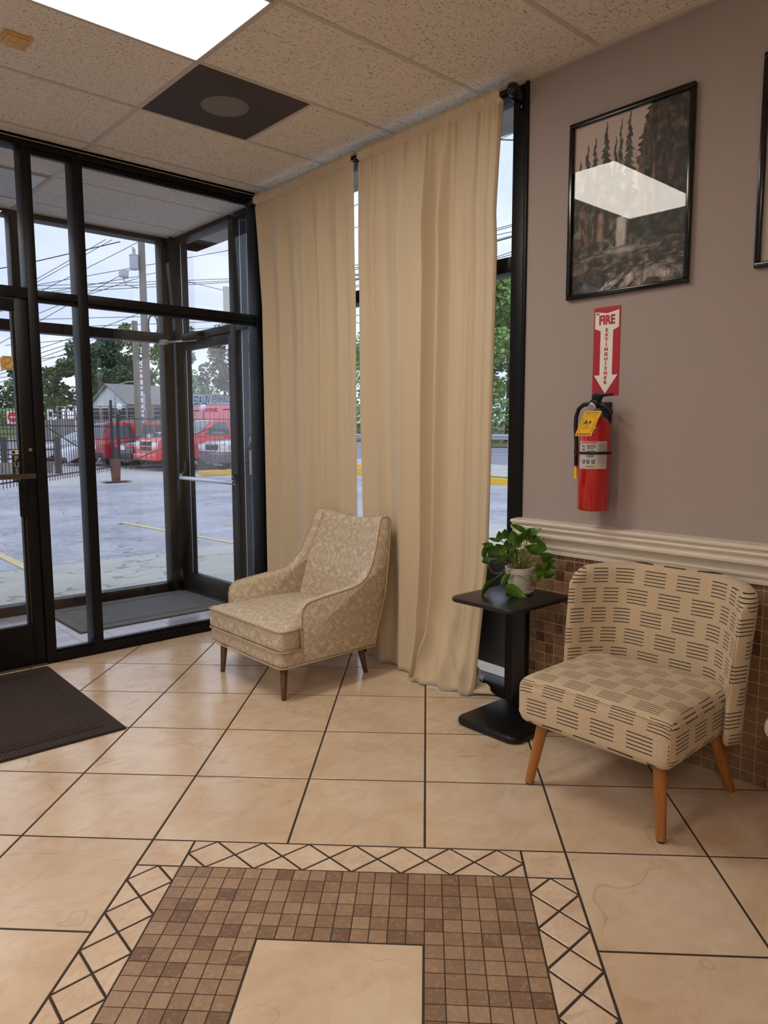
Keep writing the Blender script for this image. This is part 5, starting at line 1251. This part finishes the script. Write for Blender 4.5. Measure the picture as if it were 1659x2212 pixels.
t = thing('street_light', 'tall street light with curved arm before the big tree', 'street lamp', (19.5, 50.6, .8)); MB().tube([(19.5, 50.6, .5), (19.5, 50.6, 4.5), (19.6, 50.45, 4.75), (20.3, 49.9, 5.0), (20.9, 49.5, 5.0)], [.05, .045, .035, .03, .03], 8).build('pole', 'galv', t, smooth=True)
# house and shops
def bld(name, label, cx, cy, z0, az): t = thing(name, label, 'building', (cx, cy, z0), -az); return t
def lb_(par, name, mat, *boxes):
    m = MB()
    for b in boxes: m.box(*b)
    return m.build(name, mat, par, world=False)
h = bld('house', 'white gabled house with long grey roof on the slope', 22.9, 56.4, 2.05, -.12)
h_w = 5.6
lb_(h, 'wall', 'siding', (0, h_w, 0, 6, 0, 1.75)); MB().prism([(0, 1.75), (6, 1.75), (3, 3.2)], 0, 0, .2).build('gable', 'siding', h, world=False)
MB().add([(-.3, -.5, 1.45), (h_w, -.5, 1.45), (h_w, 3, 3.3), (-.3, 3, 3.3), (-.3, 6.5, 1.45), (h_w, 6.5, 1.45)], [(0, 1, 2, 3), (3, 2, 5, 4)]).build('roof', 'roof_grey', h, world=False, solid=.12)
lb_(h, 'window', 'car_glass', (1.6, 2.4, -.03, 0, .5, 1.2)); lb_(h, 'window', 'car_glass', (4.5, 5.6, -.03, 0, .3, 1.1)); lb_(h, 'door', 'dark_fence', (7.2, 8.1, -.03, 0, 0, 1.3))
s1 = bld('shop_building', 'low shop with bright red metal roof behind the pickup trucks', 24.6, 52.0, .7, .50)
BW = 12.5
lb_(s1, 'wall', 'cream_wall', (0.6, BW, .8, 7, 0, 1.3))
MB().add([(-.8, 0, 1.15), (BW, 0, 1.15), (BW, 3.2, 2.75), (1.0, 3.2, 2.75), (-.8, 6.4, 1.15), (BW, 6.4, 1.15)], [(0, 1, 2, 3), (3, 2, 5, 4), (0, 3, 4)]).build('roof', 'roof_red', s1, world=False, solid=.08)
M['roof_seam'] = simple('roof seam', (190, 64, 84), .5)
for k in range(34):
    x = -.5+k*.38; x1 = min(x+0, BW)
    u = max(0, min(1, 1)); top = 1.0
    if x < 1.0: fr_ = (x+.8)/1.8
    else: fr_ = 1
    MB().tube([(x, -.03, 1.20), (x, 3.2*fr_, 1.20+1.6*fr_)], .03, 4).build('roof_seam', 'roof_seam', s1, world=False)
lb_(s1, 'fascia', 'siding', (-.8, BW, -.08, 0, 1.0, 1.16))
for x in (2.2, 4.4, 6.6, 8.8): lb_(s1, 'window', 'car_glass_clear', (x, x+1.4, .75, .8, .3, 1.0))
lb_(s1, 'yellow_sign', 'curb_yellow', (-.25, .25, -.5, -.4, .7, 2.1))
s2 = bld('shop_building', 'flat shop with pale grey band behind the red roof', 28.6, 59.0, .9, .50)
lb_(s2, 'wall', 'grey_band', (0, 13, 3, 9, 0, 3.9)); lb_(s2, 'parapet', 'siding', (-.1, 13, 2.9, 3.0, 3.0, 3.12))
t = MB().box(-.26, .26, -.15, .15, -.75, .62).build('billboard', 'cream_wall'); t.location = (13.12, 22.7, 6.55); t.rotation_euler = (0, 0, -.55); tag(t, 'blank white sign box high above the outer door', 'sign')
MB().tube([(0, 0, -6.7), (0, 0, -.7)], .03, 8).build('post', 'galv', t, world=False)
# ---- cars
def car(label, loc, rot, L_, Wd, col, belt, hoodz, roofz, gh, name='car', low=.28, r=.34, wx=None, lowcol=None, side_win=(), clearglass=False, hood_x=None, front='', rear='', bed=None):
    t = thing(name, label, 'car', (loc[0], loc[1], -.1), rot)
    f, b = L_/2, -L_/2; wx = wx or (f-.88, b+.92)
    def arch(xc): return [(xc+(r+.07)*math.cos(a), r+(r+.07)*math.sin(a)) for a in [PI*k/8 for k in range(9)]]
    bot = [(f-.04, low)]+[(x, max(z, low)) for x, z in arch(wx[0])]+[(x, max(z, low)) for x, z in arch(wx[1])]+[(b+.03, low+.05)]
    hx = hood_x if hood_x is not None else f-1.35
    tail = bed if bed is not None else belt
    top = [(b, belt-.35), (b+.02, tail-.06), (b+.12, tail), (hx-.9 if bed is None else b+1.6, tail if bed is not None else belt)]+([(b+1.62, belt)] if bed is not None else [])+[(hx, belt), (f-.30, hoodz), (f-.04, hoodz-.12), (f+.0, hoodz-.35)]
    P = bot+top; MB().prism(P, 1, -Wd/2, Wd/2).build('body', col, t, world=False, bevel=.05, seg=3)
    if lowcol: 
        MB().prism([(x, min(z, .72)) for x, z in bot]+[(b-.01, .72), (f+.01, .72)], 1, -Wd/2-.012, Wd/2+.012).build('cladding', lowcol, t, world=False, bevel=.02)
    def hw(z): return Wd/2-.06-.20*max(0, (z-belt)/(roofz-belt))
    n = len(gh); mb = MB(); mb.v = [(x, -hw(z), z) for x, z in gh]+[(x, hw(z), z) for x, z in gh]; mb.f = [tuple(range(n)), tuple(range(n, 2*n))[::-1]]+[(i, (i+1) % n, (i+1) % n+n, i+n) for i in range(n)]
    mb.build('cabin', col, t, world=False, bevel=.05, seg=3)
    gm_ = 'car_glass_clear' if clearglass else 'car_glass'
    for win in side_win:
        for s in (-1, 1):
            m = MB(); k = len(win); m.v = [(x, s*(hw(z)+.012), z) for x, z in win]+[(x, s*(hw(z)-.03), z) for x, z in win]; m.f = [tuple(range(k)), tuple(range(k, 2*k))[::-1]]+[(i, (i+1) % k, (i+1) % k+k, i+k) for i in range(k)]
            m.build('side_window', gm_, t, world=False)
    # windscreen and rear glass follow the slanting cabin ends
    for (i0, i1, nm, sg) in ((0, 1, 'rear_glass', -1), (n-2, n-1, 'windscreen', 1)):
        a, c_ = Vector(gh[i0]), Vector(gh[i1]); dd = (c_-a); a2, c2_ = a+dd*.1, c_-dd*.12; nx = Vector((abs(dd.y), abs(dd.x))).normalized()*.052; nx.x *= sg
        m = MB().add([(a2.x+nx.x*.3, -hw(a2.y)+.08, a2.y+nx.y*.3), (a2.x+nx.x*.3, hw(a2.y)-.08, a2.y+nx.y*.3), (c2_.x+nx.x*.3, hw(c2_.y)-.08, c2_.y+nx.y*.3), (c2_.x+nx.x*.3, -hw(c2_.y)+.08, c2_.y+nx.y*.3)], [(0, 1, 2, 3)])
        m.build(nm, gm_, t, world=False, solid=.02)
    for x in wx:
        for s in (-1, 1):
            o = MB().lathe([(0, -.11), (r-.06, -.11), (r, -.08), (r, .08), (r-.06, .11), (0, .11)], (0, 0, 0), 24, 1).build('wheel', 'tyre', t, world=False, smooth=True, angle=40); o.location = (x, s*(Wd/2-.11), r)
            q = MB().lathe([(0, -.02), (r*.62, -.02), (r*.66, .0), (r*.66, .01)], (0, 0, 0), 20, 1).build('rim', 'alloy', o, world=False); q.location = (0, s*.112, 0)
            m = MB()
            for k in range(5): a = k*2*PI/5; m.tube([(0, s*.135, 0), (r*.6*math.cos(a), s*.128, r*.6*math.sin(a))], .028, 5)
            m.build('spokes', 'alloy', o, world=False)
    for s in (-1, 1):
        MB().box(hx-.25, hx-.12, s*(Wd/2-.04), s*(Wd/2+.16), belt+.02, belt+.17).build('mirror', col, t, world=False, bevel=.03)
    e = 1
    if front == 'pickup':
        for (a, c_) in ((-.42, -.04), (.04, .42)):
            for (z0, z1) in ((.72, .86), (.90, 1.04)): MB().box(f-.03, f+.03, a, c_, z0, z1).build('grille_opening', 'plastic_dark', t, world=False, bevel=.02)
        for s in (-1, 1): MB().box(f-.12, f+.022, s*.52, s*.97, .76, 1.02).build('headlight', 'lamp_lens', t, world=False, bevel=.04); MB().box(f-.05, f+.03, s*.68, s*.94, .78, .86).build('indicator', 'amber', t, world=False, bevel=.02); MB().box(f-.03, f+.05, s*.45, s*.62, .42, .52).build('fog_lamp', 'lamp_lens', t, world=False, bevel=.02)
        MB().box(f-.15, f+.07, -Wd/2+.04, Wd/2-.04, .36, .62).build('bumper', col, t, world=False, bevel=.05)
    if front == 'plain':
        for s in (-1, 1): MB().box(f-.30, f-.01, s*(Wd/2-.42), s*(Wd/2-.02), hoodz-.32, hoodz-.16).build('headlight', 'lamp_lens', t, world=False, bevel=.04)
        for s in (-1, 1): MB().box(f-.05, f+.02, s*.08, s*.55, low+.02, low+.16).build('air_intake', 'plastic_dark', t, world=False, bevel=.02)
    if front == 'truck':
        for s in (-1, 1): MB().box(f-.30, f+.012, s*(Wd/2-.45), s*(Wd/2+.008), .78, .96).build('headlight', 'lamp_lens', t, world=False, bevel=.02); MB().box(f-.34, f-.16, s*(Wd/2-.1), s*(Wd/2+.014), .80, .93).build('indicator', 'amber', t, world=False)
        MB().box(f-.03, f+.03, -.4, .4, .76, .96).build('grille', 'plastic_dark', t, world=False, bevel=.02)
    if rear:
        zl = belt-.30 if rear == 'suv' else belt-.16
        for s in (-1, 1):
            MB().box(b-.012, b+.16, s*(Wd/2-(.22 if rear == 'suv' else .62)), s*(Wd/2+.008), zl-(.18 if rear == 'suv' else .05), zl+(.22 if rear == 'suv' else .06)).build('tail_light', 'tail_red', t, world=False, bevel=.02)
            if rear == 'suv': MB().box(b-.014, b+.1, s*(Wd/2-.20), s*(Wd/2+.010), zl+.10, zl+.22).build('indicator', 'amber', t, world=False)
        MB().box(b-.05, b+.1, -Wd/2+.05, Wd/2-.05, .34, .56).build('bumper', 'plastic_dark', t, world=False, bevel=.04)
        MB().box(b-.02, b+.01, -.26, .26, .70, .86).build('number_plate', 'sign_white', t, world=False)
    return t
PIr = PI
car('maroon off-road wagon parked with its rear to the gates', (10.9, 26.0), 0, 4.7, 1.86, 'car_maroon', 1.10, 1.08, 1.80, [(-2.28, 1.10), (-2.02, 1.76), (-1.8, 1.80), (.25, 1.78), (1.05, 1.10)], side_win=[[(-2.05, 1.16), (-1.85, 1.66), (-1.05, 1.68), (-1.05, 1.16)], [(-.90, 1.16), (-.90, 1.68), (-.10, 1.68), (-.10, 1.16)], [(.0, 1.16), (.0, 1.68), (.22, 1.68), (.85, 1.16)]], rear='suv')
car('dark grey saloon with red tail lights between maroon wagon and red truck', (11.15, 23.7), 0, 4.7, 1.82, 'car_dark', .98, .86, 1.42, [(-1.95, .98), (-1.0, 1.36), (-.3, 1.42), (.3, 1.40), (1.3, .95)], side_win=[[(-1.35, 1.02), (-.85, 1.30), (-.15, 1.34), (-.15, 1.02)], [(-.05, 1.02), (-.05, 1.34), (.3, 1.32), (1.0, 1.02)]], rear='saloon', low=.22)
car('red pickup truck facing the gates with cross-bar grille', (11.55, 21.4), PIr, 5.7, 2.0, 'car_red', 1.20, 1.18, 1.86, [(-1.15, 1.20), (-1.05, 1.80), (-.8, 1.86), (.45, 1.84), (1.25, 1.20)], name='pickup_truck', side_win=[[(-.95, 1.28), (-.90, 1.74), (-.20, 1.76), (-.20, 1.28)], [(-.08, 1.28), (-.08, 1.76), (.42, 1.74), (.95, 1.28)]], front='pickup', bed=1.22, r=.40, low=.42)
car('white sports car facing the gates left of the maroon wagon', (10.0, 27.9), PIr, 4.3, 1.82, 'car_white', .86, .74, 1.28, [(-1.5, .86), (-.7, 1.22), (-.1, 1.28), (.2, 1.26), (1.0, .84)], side_win=[[(-1.0, .90), (-.6, 1.16), (.15, 1.19), (.75, .90)]], front='plain', low=.16, clearglass=True)
car('white saloon half hidden behind the mullion at far left', (9.9, 30.6), PIr, 4.5, 1.80, 'car_white', .92, .82, 1.40, [(-1.7, .92), (-.9, 1.34), (-.2, 1.40), (.3, 1.38), (1.2, .90)], side_win=[[(-1.2, .96), (-.8, 1.28), (-.1, 1.32), (-.1, .96)], [(0, .96), (0, 1.32), (.3, 1.30), (.95, .96)]], front='plain', low=.2, clearglass=True)
car('pale utility truck with dark lower panels seen through the outer door', (12.4, 18.7), PIr, 5.0, 1.9, 'car_white', 1.14, 1.06, 1.72, [(-1.9, 1.14), (-1.8, 1.66), (-1.5, 1.72), (.15, 1.70), (.95, 1.12)], name='pickup_truck', side_win=[[(-1.7, 1.2), (-1.6, 1.60), (-.75, 1.62), (-.75, 1.2)], [(-.62, 1.2), (-.62, 1.62), (.13, 1.61), (.72, 1.2)]], front='truck', lowcol='car_purple', clearglass=True, r=.38, low=.3)
t = MB().box(8.6, 15.5, 17.0, 17.25, -.12, .04).build('kerb', 'curb_yellow'); t['kind'] = 'structure'
# ---- trees and hedge
def tree(x, y, h, rad, mat, label, kind='round', n=1500, leaf=.34, trunk=.18, seed=1):
    rg = random.Random(seed); z0 = TZf(x, y); t = thing('tree', label, 'tree', (x, y, z0), group='trees beyond the car park')
    MB().tube([(x, y, z0-.2), (x+.1, y, z0+h*.35), (x, y+.1, z0+h*.75)], [trunk, trunk*.7, trunk*.25], 8).build('trunk', 'bark', t, smooth=True)
    blobs = []
    for k in range(22 if kind == 'round' else 26):
        if kind == 'round':
            a = rg.uniform(0, 2*PI); zc = rg.uniform(.25, .9); rr_ = rad*math.sin(PI*min(1, (zc-.05)*.95))**.6*rg.uniform(.2, .75); blobs.append((x+rr_*math.cos(a), y+rr_*math.sin(a), z0+zc*h, rad*rg.uniform(.26, .42)))
        elif kind == 'cone':
            zc = .12+.86*k/26; rr_ = rad*(1-zc)*rg.uniform(.3, .9); a = rg.uniform(0, 2*PI); blobs.append((x+rr_*math.cos(a), y+rr_*math.sin(a), z0+zc*h, rad*(1-zc)*.5+.22))
        else:
            zc = rg.uniform(.35, .98); a = rg.uniform(0, 2*PI); rr_ = rad*rg.uniform(.1, .8); blobs.append((x+rr_*math.cos(a), y+rr_*math.sin(a), z0+zc*h, rad*rg.uniform(.18, .3)))
    m = MB()
    for k in range(n):
        bx, by, bz, br = rg.choice(blobs); d = Vector((rg.gauss(0, 1), rg.gauss(0, 1), rg.gauss(0, 1))).normalized()*br*rg.uniform(.6, 1.05)
        p = Vector((bx, by, bz))+Vector((d.x, d.y, d.z*.75)); u = Vector((rg.uniform(-1, 1), rg.uniform(-1, 1), rg.uniform(-.5, .5))).normalized(); w = u.orthogonal().normalized(); s = leaf*rg.uniform(.6, 1.2)
        w = w*math.cos(k)+u.cross(w)*math.sin(k); b = len(m.v); m.v += [tuple(p-u*s*.5), tuple(p+w*s*.35), tuple(p+u*s*.5), tuple(p-w*s*.35)]; m.f.append((b, b+1, b+2, b+3))
    me = bpy.data.meshes.new('foliage'); me.from_pydata(m.v, [], m.f); me.update(); finish(me, 'foliage', mat, t)
TL = [(24.0, 66.0, 9.2, 3.4, 'fol_dark', 'big dark round tree behind the street light', 'round', 9000, .40), (27.5, 68.5, 7.6, 2.6, 'fol_dark', 'dark tree just right of the big round tree', 'round', 4500, .40),
      (21.0, 67.5, 7.0, 2.0, 'fol_dark', 'dark tree just left of the big round tree', 'round', 2200, .4),
      (19.3, 71.5, 9.0, 2.3, 'fol_dark', 'dark conical tree above the white road sign', 'cone', 4500, .40), (15.3, 70.0, 8.6, 2.3, 'fol_dark', 'dark tree behind the amber sticker', 'cone', 4200, .40),
      (12.0, 72.0, 6.4, 3.0, 'fol_mid', 'mid green tree at the far left edge', 'round', 2200, .4), (21.5, 76.0, 5.2, 3.0, 'fol_mid', 'low mid green trees on the slope crest', 'round', 2200, .4),
      (31.0, 70.0, 11.0, 3.2, 'fol_mid', 'airy green tree behind the utility poles', 'loose', 2600, .36), (35.5, 71.0, 12.0, 3.0, 'fol_mid', 'airy green tree behind the outer door frame', 'loose', 2400, .36),
      (36.5, 64.0, 10.6, 3.4, 'fol_rust', 'brownish tree behind the grey shop', 'loose', 3600, .36), (41.0, 62.5, 12.6, 4.0, 'fol_dark', 'tall green tree right of the brownish tree', 'round', 4200, .42), (34.5, 66.5, 6.0, 2.6, 'fol_light', 'pale green tree low behind the grey shop', 'round', 2000, .36), (45.0, 57.0, 10.0, 3.6, 'fol_mid', 'mid green tree far right of the shops', 'round', 2400, .4),
      (34.0, 24.8, 11.2, 3.4, 'fol_light', 'pale green tree beyond the guardrail by the right jamb', 'round', 7000, .34), (36.5, 28.4, 9.8, 3.4, 'fol_mid', 'green tree beyond the guardrail left of the pale one', 'round', 3500, .36), (35.5, 20.0, 10.4, 3.4, 'fol_light', 'pale green tree beyond the guardrail right of the jamb', 'round', 3000, .36),
      (36.5, 35.0, 8.4, 3.2, 'fol_mid', 'green tree beyond the road in the curtain gap', 'round', 3600, .36), (38.0, 42.0, 8.0, 3.4, 'fol_light', 'pale green tree beyond the road near the shops', 'round', 3000, .36), (38.5, 49.0, 9.0, 3.4, 'fol_mid', 'mid green tree at the bend of the road', 'round', 2400, .4)]
for i, a in enumerate(TL): tree(*a[:4], a[4], a[5], a[6], a[7], a[8], seed=i+11)
rg = random.Random(5)
def bush(name, label, cat, x0, x1, y0, y1, z0, z1, n, mat, leaf):
    m = MB()
    for k in range(n):
        p = Vector((rg.uniform(x0, x1), rg.uniform(y0, y1), z0+(z1-z0)*rg.random()**.6)); u = Vector((rg.uniform(-1, 1), rg.uniform(-1, 1), rg.uniform(-.6, .6))).normalized(); w = u.orthogonal().normalized(); s = leaf*rg.uniform(.6, 1.2); b = len(m.v)
        m.v += [tuple(p-u*s*.5), tuple(p+w*s*.35), tuple(p+u*s*.5), tuple(p-w*s*.35)]; m.f.append((b, b+1, b+2, b+3))
    me = bpy.data.meshes.new(name); me.from_pydata(m.v, [], m.f); me.update(); o = finish(me, name, mat); return tag(o, label, cat)
bush('hedge', 'bright green clipped hedge behind the no entry sign', 'hedge', 7, 16, 59, 61, 1.6, 3.1, 4500, 'fol_light', .26)
bush('undergrowth', 'leafy undergrowth below the roadside trees', 'bush', 31.5, 34.5, 8, 52, .55, 3.2, 9000, 'fol_mid', .34)
